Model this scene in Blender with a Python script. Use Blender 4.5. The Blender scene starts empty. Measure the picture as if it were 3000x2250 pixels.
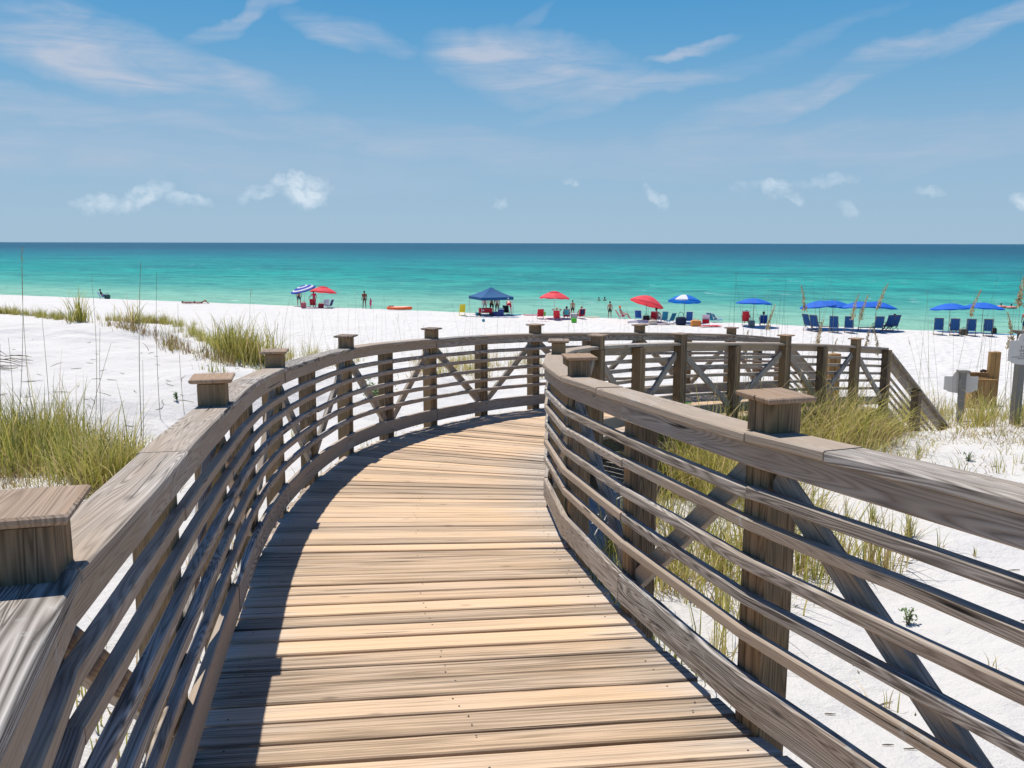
import bpy, bmesh, math, random
import numpy as np
from mathutils import Vector, Matrix, noise
random.seed(7); np.random.seed(7)
R = math.radians
S = bpy.context.scene
C = S.collection
EZ = 7.5                      # eye height above the water level (z = 0)
FPX = 2550.0; TILT = math.atan(413/FPX)
# ------------------------------------------------------------------ camera
cd = bpy.data.cameras.new('camera'); cam = bpy.data.objects.new('camera', cd); C.objects.link(cam)
cd.sensor_width = 36; cd.lens = FPX/3000*36; cd.clip_start = .05; cd.clip_end = 60000
cam.matrix_world = Matrix.Translation((0,0,EZ)) @ Matrix.Rotation(R(90)-TILT,4,'X') @ Matrix.Rotation(.002,4,'Z')
S.camera = cam
# ------------------------------------------------------------------ world
SUN_EL, SUN_AZ = R(66), R(-33)     # azimuth measured from +Y towards +X
W = bpy.data.worlds.new('World'); S.world = W; W.use_nodes = True
def build_world():
    nt = W.node_tree; N = nt.nodes; L = nt.links; N.clear()
    out = N.new('ShaderNodeOutputWorld'); bg = N.new('ShaderNodeBackground')
    sky = N.new('ShaderNodeTexSky'); sky.sky_type = 'NISHITA'; sky.sun_disc = False
    sky.sun_elevation = SUN_EL; sky.sun_rotation = SUN_AZ; sky.altitude = 0
    sky.air_density = 1.0; sky.dust_density = .35; sky.ozone_density = 2.2
    bg.inputs[1].default_value = .11
    tc = N.new('ShaderNodeTexCoord'); sep = N.new('ShaderNodeSeparateXYZ'); L.new(tc.outputs['Generated'], sep.inputs[0])
    def M(op, a, b=None, c=None, clamp=False):
        n = N.new('ShaderNodeMath'); n.operation = op; n.use_clamp = clamp
        for i, v in enumerate((a, b, c)):
            if v is None: continue
            if isinstance(v, (int, float)): n.inputs[i].default_value = v
            else: L.new(v, n.inputs[i])
        return n.outputs[0]
    az = M('ARCTAN2', sep.outputs[0], sep.outputs[1]); el = M('ARCSINE', sep.outputs[2])
    cb = N.new('ShaderNodeCombineXYZ'); L.new(az, cb.inputs[0]); L.new(el, cb.inputs[1])
    def nz(scale, sx, sy, rot, detail, dist=0, rough=.55):
        mp = N.new('ShaderNodeMapping'); L.new(cb.outputs[0], mp.inputs[0])
        mp.inputs['Rotation'].default_value = (0,0,rot); mp.inputs['Scale'].default_value = (sx, sy, 1)
        n = N.new('ShaderNodeTexNoise'); L.new(mp.outputs[0], n.inputs[0])
        n.inputs['Scale'].default_value = scale; n.inputs['Detail'].default_value = detail
        n.inputs['Distortion'].default_value = dist; n.inputs['Roughness'].default_value = rough
        return n.outputs[0]
    warp1 = nz(3, 1, 2, 0, 4, .5); warp2 = nz(4, 2, 2, 0, 4, .5)
    azw = M('ADD', az, M('MULTIPLY', M('SUBTRACT', warp1, .5), .14))
    elw = M('ADD', el, M('MULTIPLY', M('SUBTRACT', warp2, .5), .06))
    azc = M('ADD', az, M('MULTIPLY', M('SUBTRACT', nz(22,1,1,0,5,0,.6), .5), .035))
    elc = M('ADD', el, M('MULTIPLY', M('SUBTRACT', nz(26,1,1,1,5,0,.6), .5), .035))
    def blob(px, py, rx, ry, deg, a, A, Eo, power=1.0):
        a0 = math.atan((px-1500)/FPX); e0 = math.atan((1125-py)/math.hypot(FPX, px-1500)) - TILT
        ca, sa = math.cos(R(deg)), math.sin(R(deg))
        dx = M('SUBTRACT', A, a0); dy = M('SUBTRACT', Eo, e0)
        u = M('ADD', M('MULTIPLY', dx, ca*FPX/rx), M('MULTIPLY', dy, sa*FPX/rx))
        v = M('ADD', M('MULTIPLY', dx, -sa*FPX/ry), M('MULTIPLY', dy, ca*FPX/ry))
        r2 = M('ADD', M('MULTIPLY', u, u), M('MULTIPLY', v, v))
        return M('MULTIPLY', M('SUBTRACT', 1.25, r2, clamp=True), a)
    cir = None
    for b in [(430,150,420,75,-8,.95),(330,60,260,50,-12,.65),(170,265,330,45,-4,.55),(90,370,460,55,-3,.45),(600,350,260,28,-4,.4),(740,25,190,24,22,.6),
              (1040,100,190,40,-14,.7),(1530,190,270,95,-6,1.05),(1640,250,230,60,3,.7),(1860,270,330,32,12,.5),(1990,145,130,16,18,.8),
              (2700,60,380,36,14,.85),(2450,200,300,36,24,.6),(2200,300,330,44,14,.42),(2250,420,900,60,3,.35),(1300,420,900,50,-6,.38),(500,430,800,70,-3,.35),(1560,75,90,20,35,.3),(2950,350,400,30,10,.3),(2100,180,400,22,16,.35)]:
        x = blob(*b, azw, elw); cir = x if cir is None else M('MAXIMUM', cir, x)
    streak = nz(4.5, 1.2, 4.6, R(-8), 8, 1.2, .60)
    fib = nz(8.0, 1.0, 9, R(-10), 8, .9, .62); fib = M('ADD', M('MULTIPLY', M('SUBTRACT', fib, .35), 2.0, clamp=True), .55, clamp=True)
    cirm = M('MULTIPLY', M('MULTIPLY', cir, fib), M('ADD', M('MULTIPLY', M('SUBTRACT', streak, .34), 3.0, clamp=True), .22), clamp=True)
    cum = None
    for b in [(310,555,65,22,12,.55),(440,545,75,30,20,.7),(570,560,55,22,-5,.6),(475,515,22,16,0,.5),(770,555,60,22,20,.65),(830,515,26,22,40,.6),(905,550,72,46,-6,1.0),(890,510,30,18,0,.9),
              (2255,530,45,30,-10,.75),(2310,552,30,14,-30,.5),(2165,530,40,14,10,.3),(2400,505,90,14,4,.32),(2990,510,50,26,10,.8),(1662,534,30,14,0,.5),(1920,575,40,18,-40,.45),(1890,548,20,12,-30,.4),
              (2460,588,40,18,-20,.35),(2700,515,35,14,0,.35),(1465,592,22,12,10,.35)]:
        x = blob(*b, azc, elc); cum = x if cum is None else M('MAXIMUM', cum, x)
    cumd = nz(38, 1, 1.2, 0, 6, .2, .65)
    cumm = M('MULTIPLY', cum, M('ADD', M('MULTIPLY', M('SUBTRACT', cumd, .36), 4.5, clamp=True), .10), clamp=True)
    # sky tint: hazy, slightly grey towards the horizon
    ramp = N.new('ShaderNodeValToRGB'); L.new(M('MULTIPLY', el, 1/.6, clamp=True), ramp.inputs[0])
    e = ramp.color_ramp.elements
    e[0].position = 0; e[0].color = (2.75,4.15,5.5,1); e[1].position = 1; e[1].color = (.12,.8,2.9,1)
    for p, c in ((.163,(2.35,3.8,5.35,1)),(.253,(1.6,3.4,5.25,1)),(.36,(.85,2.85,5.1,1)),(.44,(.55,2.5,4.95,1))):
        k = e.new(p); k.color = c
    mixs = N.new('ShaderNodeMix'); mixs.data_type = 'RGBA'; mixs.inputs[0].default_value = .93
    L.new(sky.outputs[0], mixs.inputs[6]); L.new(ramp.outputs[0], mixs.inputs[7])
    m1 = N.new('ShaderNodeMix'); m1.data_type = 'RGBA'; L.new(M('MULTIPLY', cirm, .88), m1.inputs[0]); L.new(mixs.outputs[2], m1.inputs[6]); m1.inputs[7].default_value = (4.2,4.7,5.7,1)
    m2 = N.new('ShaderNodeMix'); m2.data_type = 'RGBA'; L.new(M('MULTIPLY', cumm, .9), m2.inputs[0]); L.new(m1.outputs[2], m2.inputs[6]); m2.inputs[7].default_value = (5.6,6.5,7.3,1)
    L.new(m2.outputs[2], bg.inputs[0]); L.new(bg.outputs[0], out.inputs[0])
build_world()
# ------------------------------------------------------------------ sun
sl = bpy.data.lights.new('sun', 'SUN'); sl.energy = 4.7; sl.angle = R(.53); sl.color = (1,.95,.87)
sun = bpy.data.objects.new('sun', sl); C.objects.link(sun)
SD = Vector((math.sin(SUN_AZ)*math.cos(SUN_EL), math.cos(SUN_AZ)*math.cos(SUN_EL), math.sin(SUN_EL)))
sun.rotation_euler = SD.to_track_quat('Z','Y').to_euler(); sun.location = (0,0,60)
S.render.engine = 'CYCLES'
W.cycles.sampling_method = 'MANUAL'; W.cycles.sample_map_resolution = 256
S.cycles.max_bounces = 6; S.cycles.diffuse_bounces = 2; S.cycles.glossy_bounces = 2; S.cycles.transmission_bounces = 3; S.cycles.caustics_reflective = False; S.cycles.caustics_refractive = False
S.view_settings.view_transform = 'Standard'; S.view_settings.look = 'None'; S.view_settings.exposure = .15; S.view_settings.gamma = 1
S.render.resolution_x = 1024; S.render.resolution_y = 768
# ------------------------------------------------------------------ materials
class NT:
    def __init__(s, name):
        s.m = bpy.data.materials.new(name); s.m.use_nodes = True; s.nt = s.m.node_tree
        s.N = s.nt.nodes; s.L = s.nt.links; s.b = s.N['Principled BSDF']
    def set(s, i, v):
        if hasattr(v, 'is_linked') or hasattr(v, 'links'): s.L.new(v, i)
        else: i.default_value = v
    def n(s, t, out=0, **k):
        n = s.N.new(t)
        for a, v in k.items():
            if a.startswith('_'): setattr(n, a[1:], v)
        for a, v in k.items():
            if not a.startswith('_'):
                i = n.inputs[int(a[1:])] if a[0] == 'i' and a[1:].isdigit() else n.inputs[a]
                s.set(i, v)
        return n.outputs[out]
    def math(s, op, a, b=0.0, clamp=False):
        return s.n('ShaderNodeMath', _operation=op, _use_clamp=clamp, i0=a, i1=b)
    def noise(s, vec, scale, detail=3, rough=.5, dist=0):
        return s.n('ShaderNodeTexNoise', Vector=vec, Scale=scale, Detail=detail, Roughness=rough, Distortion=dist)
    def mapv(s, vec, sc, loc=(0,0,0), rot=(0,0,0)):
        return s.n('ShaderNodeMapping', Vector=vec, Scale=sc, Location=loc, Rotation=rot)
    def mix(s, f, a, b, mode='MIX'):
        n = s.N.new('ShaderNodeMix'); n.data_type = 'RGBA'; n.blend_type = mode
        s.set(n.inputs[0], f); s.set(n.inputs[6], a); s.set(n.inputs[7], b); return n.outputs[2]
    def ramp(s, f, stops):
        n = s.N.new('ShaderNodeValToRGB'); s.set(n.inputs[0], f); e = n.color_ramp.elements
        e[0].position, e[0].color = stops[0][0], (*stops[0][1],1)
        e[1].position, e[1].color = stops[-1][0], (*stops[-1][1],1)
        for p, c in stops[1:-1]:
            k = e.new(p); k.color = (*c,1)
        return n.outputs[0]
    def bump(s, h, strength=.3, dist=.01):
        s.L.new(s.n('ShaderNodeBump', Height=h, Strength=strength, Distance=dist), s.b.inputs['Normal'])
def col(c): return (*c, 1)
MAT = {}
def plain(name, c, rough=.6, metal=0, weave=.12, scale=40):
    if name in MAT: return MAT[name]
    t = NT(name); co = t.n('ShaderNodeTexCoord', 3)
    nz = t.noise(co, scale, 3)
    t.set(t.b.inputs['Base Color'], t.mix(t.math('MULTIPLY', nz, weave*2), col(c), col([x*.55 for x in c])))
    t.b.inputs['Roughness'].default_value = rough; t.b.inputs['Metallic'].default_value = metal
    t.bump(nz, .15, .005)
    MAT[name] = t.m; return t.m
def cloth(name, c, trans=.35):
    if name in MAT: return MAT[name]
    t = NT(name); co = t.n('ShaderNodeTexCoord', 3)
    nz = t.noise(co, 9, 3); cc = t.mix(t.math('MULTIPLY', nz, .35), col(c), col([x*.6 for x in c]))
    t.set(t.b.inputs['Base Color'], cc); t.b.inputs['Roughness'].default_value = .75
    tr = t.N.new('ShaderNodeBsdfTranslucent'); t.L.new(cc, tr.inputs[0])
    mx = t.N.new('ShaderNodeMixShader'); mx.inputs[0].default_value = trans
    t.L.new(t.b.outputs[0], mx.inputs[1]); t.L.new(tr.outputs[0], mx.inputs[2])
    t.L.new(mx.outputs[0], t.N['Material Output'].inputs[0])
    MAT[name] = t.m; return t.m
def wood(name, light, mid, dark, ring=22, lichen=0.0, warm=None, crack=.5, moss=None, contrast=1.0, deck=False):
    """weathered timber: uv.x runs along the board in metres, uv.y across it; 'rnd' differs for every board"""
    t = NT(name); uv = t.n('ShaderNodeUVMap', _uv_map='uv')
    at = t.N.new('ShaderNodeAttribute'); at.attribute_name = 'rnd'; at.attribute_type = 'GEOMETRY'
    rnd = at.outputs['Fac']
    base = t.mapv(uv, (1,1,1)); 
    f1 = t.noise(t.mapv(uv, (.22,9,1) if deck else (.5,10,1)), 1.3, 2, .45, .3)                 # big figure
    rings = t.math('FRACT', t.math('MULTIPLY', t.math('ADD', f1, t.math('MULTIPLY', rnd, 3.7)), ring))
    tri = t.math('ABSOLUTE', t.math('SUBTRACT', rings, .5)); tri = t.math('MULTIPLY', tri, 2)
    fine = t.noise(t.mapv(uv, (3,170,1)), 1.0, 5, .7)
    fine2 = t.noise(t.mapv(uv, (1.2,60,1)), 1.0, 4, .6, .2)
    mott = t.noise(t.mapv(uv, (1.6,7,1)), 1.0, 4, .6)
    g = t.math('ADD', t.math('MULTIPLY', tri, .30*contrast), t.math('ADD', t.math('MULTIPLY', fine, .38), t.math('ADD', t.math('MULTIPLY', fine2, .40), t.math('MULTIPLY', mott, .20))))
    g = t.math('ADD', g, t.math('MULTIPLY', t.math('SUBTRACT', rnd, .5), .24 if deck else .30))
    c = t.ramp(g, [(.34,dark),(.56,mid),(.80,light),(1.0,light)])
    if warm:
        wm = t.noise(t.mapv(uv, (.7,4,1), (3,7,0)), 1.0, 3, .6)
        wf = t.math('MULTIPLY', t.math('SUBTRACT', t.math('ADD', wm, t.math('MULTIPLY', rnd, .30 if deck else .45)), .42), 2.6, clamp=True)
        if deck:   # boards are scoured golden along the trodden middle and stay grey towards their ends
            su = t.N.new('ShaderNodeSeparateXYZ'); t.L.new(uv, su.inputs[0]); u = t.math('SUBTRACT', su.outputs[0], t.math('MULTIPLY', rnd, 37.0))
            e_ = t.math('ABSOLUTE', t.math('SUBTRACT', u, .90)); wn = t.noise(t.mapv(uv, (1.5,16,1), (2,9,0)), 1.0, 4, .6)
            mid_ = t.math('MULTIPLY', t.math('SUBTRACT', t.math('ADD', 1.02, t.math('MULTIPLY', t.math('SUBTRACT', wn, .5), .9)), e_), 2.4, clamp=True)
            wf = t.math('MULTIPLY', t.math('ADD', t.math('MULTIPLY', wf, .50), .44), mid_, clamp=True)
        wc = t.ramp(g, [(.34,[x*.42 for x in warm]),(.58,[x*.82 for x in warm]),(.85,warm),(1,warm)])
        c = t.mix(wf, c, wc)
    # knots
    kv = t.n('ShaderNodeTexVoronoi', Vector=t.mapv(uv, (2.4,8.5,1)), Scale=1.0, Randomness=1.0)
    kn = t.math('SUBTRACT', 1.0, t.math('MULTIPLY', kv, 9.0), clamp=True)
    c = t.mix(t.math('MULTIPLY', kn, .75), c, col([x*.45 for x in dark]))
    # long checks
    ck = t.noise(t.mapv(uv, (1.1,42,1), (9,1,0)), 1.0, 3, .5, .4)
    ck = t.math('MULTIPLY', t.math('SUBTRACT', ck, .665), 16, clamp=True)
    c = t.mix(t.math('MULTIPLY', ck, crack), c, col([x*.3 for x in dark]))
    if lichen:
        l1 = t.noise(t.mapv(uv, (9,14,1)), 1.0, 5, .75, .5); l2 = t.noise(t.mapv(uv, (1.1,2.5,1), (4,2,0)), 1.0, 2)
        lm = t.math('MULTIPLY', t.math('SUBTRACT', t.math('ADD', l1, t.math('MULTIPLY', l2, .6)), .93), 9, clamp=True)
        c = t.mix(t.math('MULTIPLY', lm, lichen), c, (.46,.46,.43,1))
    if moss:
        l1 = t.noise(t.mapv(uv, (2.5,6,1), (5,2,0)), 1.0, 3, .6)
        lm = t.math('MULTIPLY', t.math('SUBTRACT', l1, .50), 4, clamp=True)
        c = t.mix(t.math('MULTIPLY', lm, moss), c, (.13,.12,.035,1))
    t.set(t.b.inputs['Base Color'], c); t.b.inputs['Roughness'].default_value = .82
    t.b.inputs['Specular IOR Level'].default_value = .25
    h = t.math('SUBTRACT', t.math('ADD', t.math('MULTIPLY', fine, .5), t.math('MULTIPLY', tri, .35)), t.math('MULTIPLY', ck, 1.4))
    t.bump(h, .55, .0035)
    MAT[name] = t.m; return t.m
M_DECK = wood('deck_timber', (.64,.555,.47), (.43,.355,.285), (.10,.076,.056), 9, warm=(.78,.54,.33), crack=1.0, contrast=.6, deck=True)
M_RAIL = wood('weathered_rail_timber', (.535,.50,.46), (.265,.243,.22), (.052,.047,.042), 26, lichen=.7, warm=(.40,.32,.245), crack=1.0, contrast=1.35)
M_POST = wood('brown_post_timber', (.30,.225,.155), (.175,.125,.083), (.05,.035,.024), 20, warm=(.33,.22,.12), moss=.45, crack=.9)
M_CAPW = wood('post_cap_timber', (.42,.36,.30), (.22,.175,.14), (.06,.045,.036), 18, warm=(.38,.26,.17), crack=.9)
M_NEWW = wood('fresh_brown_timber', (.40,.25,.11), (.28,.155,.06), (.12,.06,.022), 16, warm=(.42,.24,.09), crack=.3)

def tag(o, label=None, cat=None, group=None, kind=None):
    if label: o['label'] = label
    if cat: o['category'] = cat
    if group: o['group'] = group
    if kind: o['kind'] = kind
    return o
def empty(name, loc, rz=0, **k):
    o = bpy.data.objects.new(name, None); C.objects.link(o); o.location = loc; o.rotation_euler[2] = rz
    o.empty_display_size = .2; return tag(o, **k)
class MB:
    """mesh builder with 'uv' layer and a per-board 'rnd' attribute"""
    def __init__(s): s.v = []; s.f = []; s.uv = []; s.r = []; s.mi = []
    def grid(s, rows, ulen, vlen, rnd, closed=True, caps=True, mi=0):
        """rows: list of rings (each list of points); ulen: u per ring; vlen: v per ring point (len+1 if closed)"""
        b = len(s.v); n = len(rows[0]); off = rnd*37.0
        for r in rows: s.v.extend(r)
        for i in range(len(rows)-1):
            for j in range(n if closed else n-1):
                k = (j+1) % n
                s.f.append((b+i*n+j, b+i*n+k, b+(i+1)*n+k, b+(i+1)*n+j))
                s.uv += [(ulen[i]+off, vlen[j]+off), (ulen[i]+off, vlen[j+1]+off), (ulen[i+1]+off, vlen[j+1]+off), (ulen[i+1]+off, vlen[j]+off)]
                s.r.append(rnd); s.mi.append(mi)
        if caps and closed:
            for i, o in ((0, 1), (len(rows)-1, -1)):
                idx = [b+i*n+j for j in range(n)]
                if o == 1: idx = idx[::-1]
                s.f.append(tuple(idx)); s.r.append(rnd); s.mi.append(mi)
                for q in idx:
                    p = s.v[q]; s.uv.append((p[2]*.15+off, (p[0]+p[1])*.7+off))
    def box(s, c, size, rnd=None, rz=0, bev=.004, axis=2, rx=0, ry=0, mi=0, taper=1.0):
        """box centred at c with its grain along 'axis', chamfered edges"""
        if rnd is None: rnd = random.random()
        M = Matrix.Translation(c) @ Matrix.Rotation(rz,4,'Z') @ Matrix.Rotation(ry,4,'Y') @ Matrix.Rotation(rx,4,'X')
        a = axis; o1, o2 = [(1,2),(2,0),(0,1)][a]
        h = [x/2 for x in size]; bv = min(bev, min(h)*.45)
        def ring(t, k):
            w, d = h[o1]*k-0, h[o2]*k-0; pts = []
            for sx, sy, ex, ey in ((1,1,0,1),(1,1,1,0),(1,-1,1,0),(1,-1,0,1),(-1,-1,0,1),(-1,-1,1,0),(-1,1,1,0),(-1,1,0,1)):
                pts.append(((w-(bv if not ex else 0))*sx, (d-(bv if not ey else 0))*sy))
            out = []
            for x, y in pts:
                p = [0,0,0]; p[a] = t; p[o1] = x; p[o2] = y; out.append(tuple(M @ Vector(p)))
            return out
        k0 = 1-bv/max(min(h[o1],h[o2]),1e-6)
        rows = [ring(-h[a],k0), ring(-h[a]+bv,1), ring(h[a]-bv,taper), ring(h[a],k0*taper)]
        us = [-h[a], -h[a]+bv, h[a]-bv, h[a]]
        P = 2*(size[o1]+size[o2]); vs = [0]; base = [bv*1.4, size[o2]-2*bv]*1
        seq = [bv*1.4, size[o2]-2*bv, bv*1.4, size[o1]-2*bv, bv*1.4, size[o2]-2*bv, bv*1.4, size[o1]-2*bv]
        for q in seq: vs.append(vs[-1]+q)
        # orientation check
        s.grid(rows, us, vs, rnd, mi=mi)
    def tube(s, pts, rad, n=6, rnd=0, mi=0, caps=True):
        pts = [Vector(p) for p in pts]; rows = []; us = [0]
        for i, p in enumerate(pts):
            d = (pts[min(i+1,len(pts)-1)]-pts[max(i-1,0)]).normalized()
            up = Vector((0,0,1)) if abs(d.z) < .9 else Vector((1,0,0))
            x = d.cross(up).normalized(); y = x.cross(d)
            r = rad[i] if isinstance(rad,(list,tuple)) else rad
            rows.append([tuple(p+x*math.cos(2*math.pi*k/n)*r+y*math.sin(2*math.pi*k/n)*r) for k in range(n)])
            if i: us.append(us[-1]+(p-pts[i-1]).length)
        s.grid(rows, us, [k*.05 for k in range(n+1)], rnd, caps=caps, mi=mi)
    def quad(s, a, b, c, d, mi=0, rnd=0):
        k = len(s.v); s.v += [tuple(a),tuple(b),tuple(c),tuple(d)]; s.f.append((k,k+1,k+2,k+3)); s.uv += [(0,0),(1,0),(1,1),(0,1)]; s.r.append(rnd); s.mi.append(mi)
    def tri(s, a, b, c, mi=0, rnd=0):
        k = len(s.v); s.v += [tuple(a),tuple(b),tuple(c)]; s.f.append((k,k+1,k+2)); s.uv += [(0,0),(1,0),(1,1)]; s.r.append(rnd); s.mi.append(mi)
    def build(s, name, mats, parent=None, smooth=False, fixn=True):
        me = bpy.data.meshes.new(name); me.from_pydata(s.v, [], s.f)
        if not isinstance(mats, (list,tuple)): mats = [mats]
        for m in mats: me.materials.append(m)
        ul = me.uv_layers.new(name='uv'); ul.data.foreach_set('uv', np.array(s.uv, dtype=np.float32).ravel())
        a = me.attributes.new('rnd', 'FLOAT', 'FACE'); a.data.foreach_set('value', np.array(s.r, dtype=np.float32))
        me.polygons.foreach_set('material_index', s.mi)
        if smooth: me.polygons.foreach_set('use_smooth', [True]*len(s.f))
        if fixn:
            bm = bmesh.new(); bm.from_mesh(me); bmesh.ops.recalc_face_normals(bm, faces=bm.faces); bm.to_mesh(me); bm.free()
        me.update()
        o = bpy.data.objects.new(name, me); C.objects.link(o)
        if parent: o.parent = parent; 
        return o
# ------------------------------------------------------------------ terrain
CP = np.array([(-6,-4,-2.6),(0,-4,-2.7),(6,-4,-2.7),(-6,0,-2.55),(0,0,-2.7),(6,0,-2.7),(-3,4,-2.5),(-8,6,-2.3),(-4.5,8,-2.4),(-3.2,11,-2.75),(2,3,-2.6),(5,4,-2.65),(1.5,8,-2.8),(0,6,-2.65),
 (3.5,8,-2.75),(6,8,-2.78),(4,11,-2.95),(7,11.5,-2.92),(10,12,-2.9),(8.6,14.6,-3.12),(6.6,13.1,-2.95),(10.5,14.5,-3.05),(-1,15,-3.25),(-3,14,-3.0),(-5,16,-2.45),(-8,13,-2.3),(-14,14,-2.25),(-9.5,19,-2.3),
 (-7,20.5,-2.45),(-12,23,-2.2),(-16,25,-2.15),(-22,26,-2.25),(-30,28,-2.5),(-3.2,19,-3.35),(-4.5,23,-3.6),(-9,28,-3.5),(-15,34,-4.4),(0,20,-3.6),(2,18,-3.6),(8,20,-4.3),(10.5,17.0,-3.9),(7,16.8,-3.75),
 (0,28,-4.4),(10,28,-4.75),(20,28,-4.75),(20,15,-3.6),(16,20,-4.3),(30,20,-4.5),(-25,40,-4.8),(-40,45,-4.9),(0,36,-4.8),(20,36,-4.9),(-40,20,-2.6),(-40,0,-2.6),(40,0,-3.2),(16,5,-2.9),(-20,5,-2.3)], dtype=float)
def crest(x, y):
    q = (x+64)*.4254+(y-108)*.905; p = (x+64)*.905-(y-108)*.4254
    lv = -6.45+.15*np.clip(p,-60,160)/110
    land = lv + .0065*np.clip(-q,0,60)**1.15
    sea = lv - .075*q - .004*np.clip(q,0,40)**1.5
    k = 1/(1+np.exp(-q/1.2))
    return land*(1-k)+sea*k, q
def terrain(x, y):
    x = np.asarray(x, float); y = np.asarray(y, float); sh = x.shape; xf = x.ravel(); yf = y.ravel()
    num = np.zeros_like(xf); den = np.zeros_like(xf)
    for cx, cy, cz in CP:
        d2 = (xf-cx)**2+(yf-cy)**2; w = 1/(d2+.35)**1.7; num += w*cz; den += w
    dune = num/den
    bl, q = crest(xf, yf)
    t = np.clip((yf-24)/14, 0, 1); t = t*t*(3-2*t)
    t = np.maximum(t, np.clip((np.abs(xf)-60)/60,0,1)*np.clip((yf-10)/30,0,1))
    h = dune*(1-t)+bl*t
    bump = (1.7)*(.035*np.sin(xf*1.7+yf*.9)*np.sin(yf*1.3-xf*.5)+.05*np.sin(xf*.7-yf*.45+1)+.02*np.sin(xf*4.1+1.3*np.sin(yf*2.2))*np.sin(yf*3.7))
    h += bump*(1-.75*t)
    return (EZ+h).reshape(sh)
def tz(x, y): return float(terrain(np.array([x]), np.array([y]))[0])
def ray(px, py):
    u = (px-1500)/FPX; v = (py-1125)/FPX; ct, st = math.cos(TILT), math.sin(TILT)
    F = ct-v*st; return u/F, (v*ct+st)/F          # x per metre forward, drop per metre forward
def ground_at(px, py, ymin=1.5, ymax=160):
    a, s = ray(px, py); ys = np.concatenate([np.arange(ymin, 30, .05), np.arange(30, ymax, .15)])
    d = (EZ-s*ys)-terrain(a*ys, ys); k = np.where(d <= 0)[0]
    if len(k) == 0: return None
    y = ys[k[0]]; return Vector((a*y, y, tz(a*y, y)))
def build_ground():
    def axis(lo, hi, c0, c1, fine, g):
        a = list(np.arange(c0, c1, fine)); s = fine
        x = c0
        while x > lo: s *= g; x -= s; a.insert(0, x)
        s = fine; x = a[-1]
        while x < hi: s *= g; x += s; a.append(x)
        return np.array(a)
    X = axis(-1500, 1500, -14, 14, .13, 1.05); Y = axis(-60, 175, -2, 24, .13, 1.02)
    XX, YY = np.meshgrid(X, Y); ZZ = terrain(XX, YY)
    nx, ny = len(X), len(Y)
    me = bpy.data.meshes.new('ground'); V = np.stack([XX.ravel(), YY.ravel(), ZZ.ravel()], 1)
    i = np.arange((ny-1)*nx).reshape(ny-1, nx)[:, :-1].ravel()
    F = np.stack([i, i+1, i+nx+1, i+nx], 1)
    me.from_pydata(V.tolist(), [], F.tolist()); me.polygons.foreach_set('use_smooth', [True]*len(F))
    o = bpy.data.objects.new('sand_ground', me); C.objects.link(o)
    t = NT('white_sand'); co = t.n('ShaderNodeTexCoord', 3)
    big = t.noise(co, .35, 3); fine = t.noise(co, 60, 4, .7); mid = t.noise(t.mapv(co,(1,1,1)), 3.2, 4, .6)
    c = t.mix(big, (.71,.685,.65,1), (.60,.58,.555,1)); c = t.mix(t.math('MULTIPLY', fine, .3), c, (.56,.54,.51,1))
    sp = t.noise(co, 26, 2, .5); sp = t.math('MULTIPLY', t.math('SUBTRACT', sp, .735), 20, clamp=True)
    c = t.mix(t.math('MULTIPLY', sp, .35), c, (.30,.26,.2,1))
    # wet sand close to the water
    geo = t.N.new('ShaderNodeNewGeometry'); sp_ = t.N.new('ShaderNodeSeparateXYZ'); t.L.new(geo.outputs['Position'], sp_.inputs[0])
    wet = t.math('MULTIPLY', t.math('SUBTRACT', .55, sp_.outputs[2]), 3.0, clamp=True)
    c = t.mix(wet, c, (.42,.39,.33,1))
    t.set(t.b.inputs['Base Color'], c); t.b.inputs['Roughness'].default_value = .95; t.b.inputs['Specular IOR Level'].default_value = .1
    foot = t.n('ShaderNodeTexVoronoi', Vector=co, Scale=2.1, Randomness=1.0, _feature='SMOOTH_F1')
    far = t.math('MULTIPLY', t.math('SUBTRACT', sp_.outputs[1], 16), .08, clamp=True)
    foot = t.math('MULTIPLY', foot, far)
    h = t.math('ADD', t.math('MULTIPLY', mid, .6), t.math('ADD', t.math('MULTIPLY', fine, .10), t.math('MULTIPLY', foot, 1.6)))
    t.bump(h, .9, .14)
    me.materials.append(t.m); tag(o, kind='structure')
build_ground()
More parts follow.
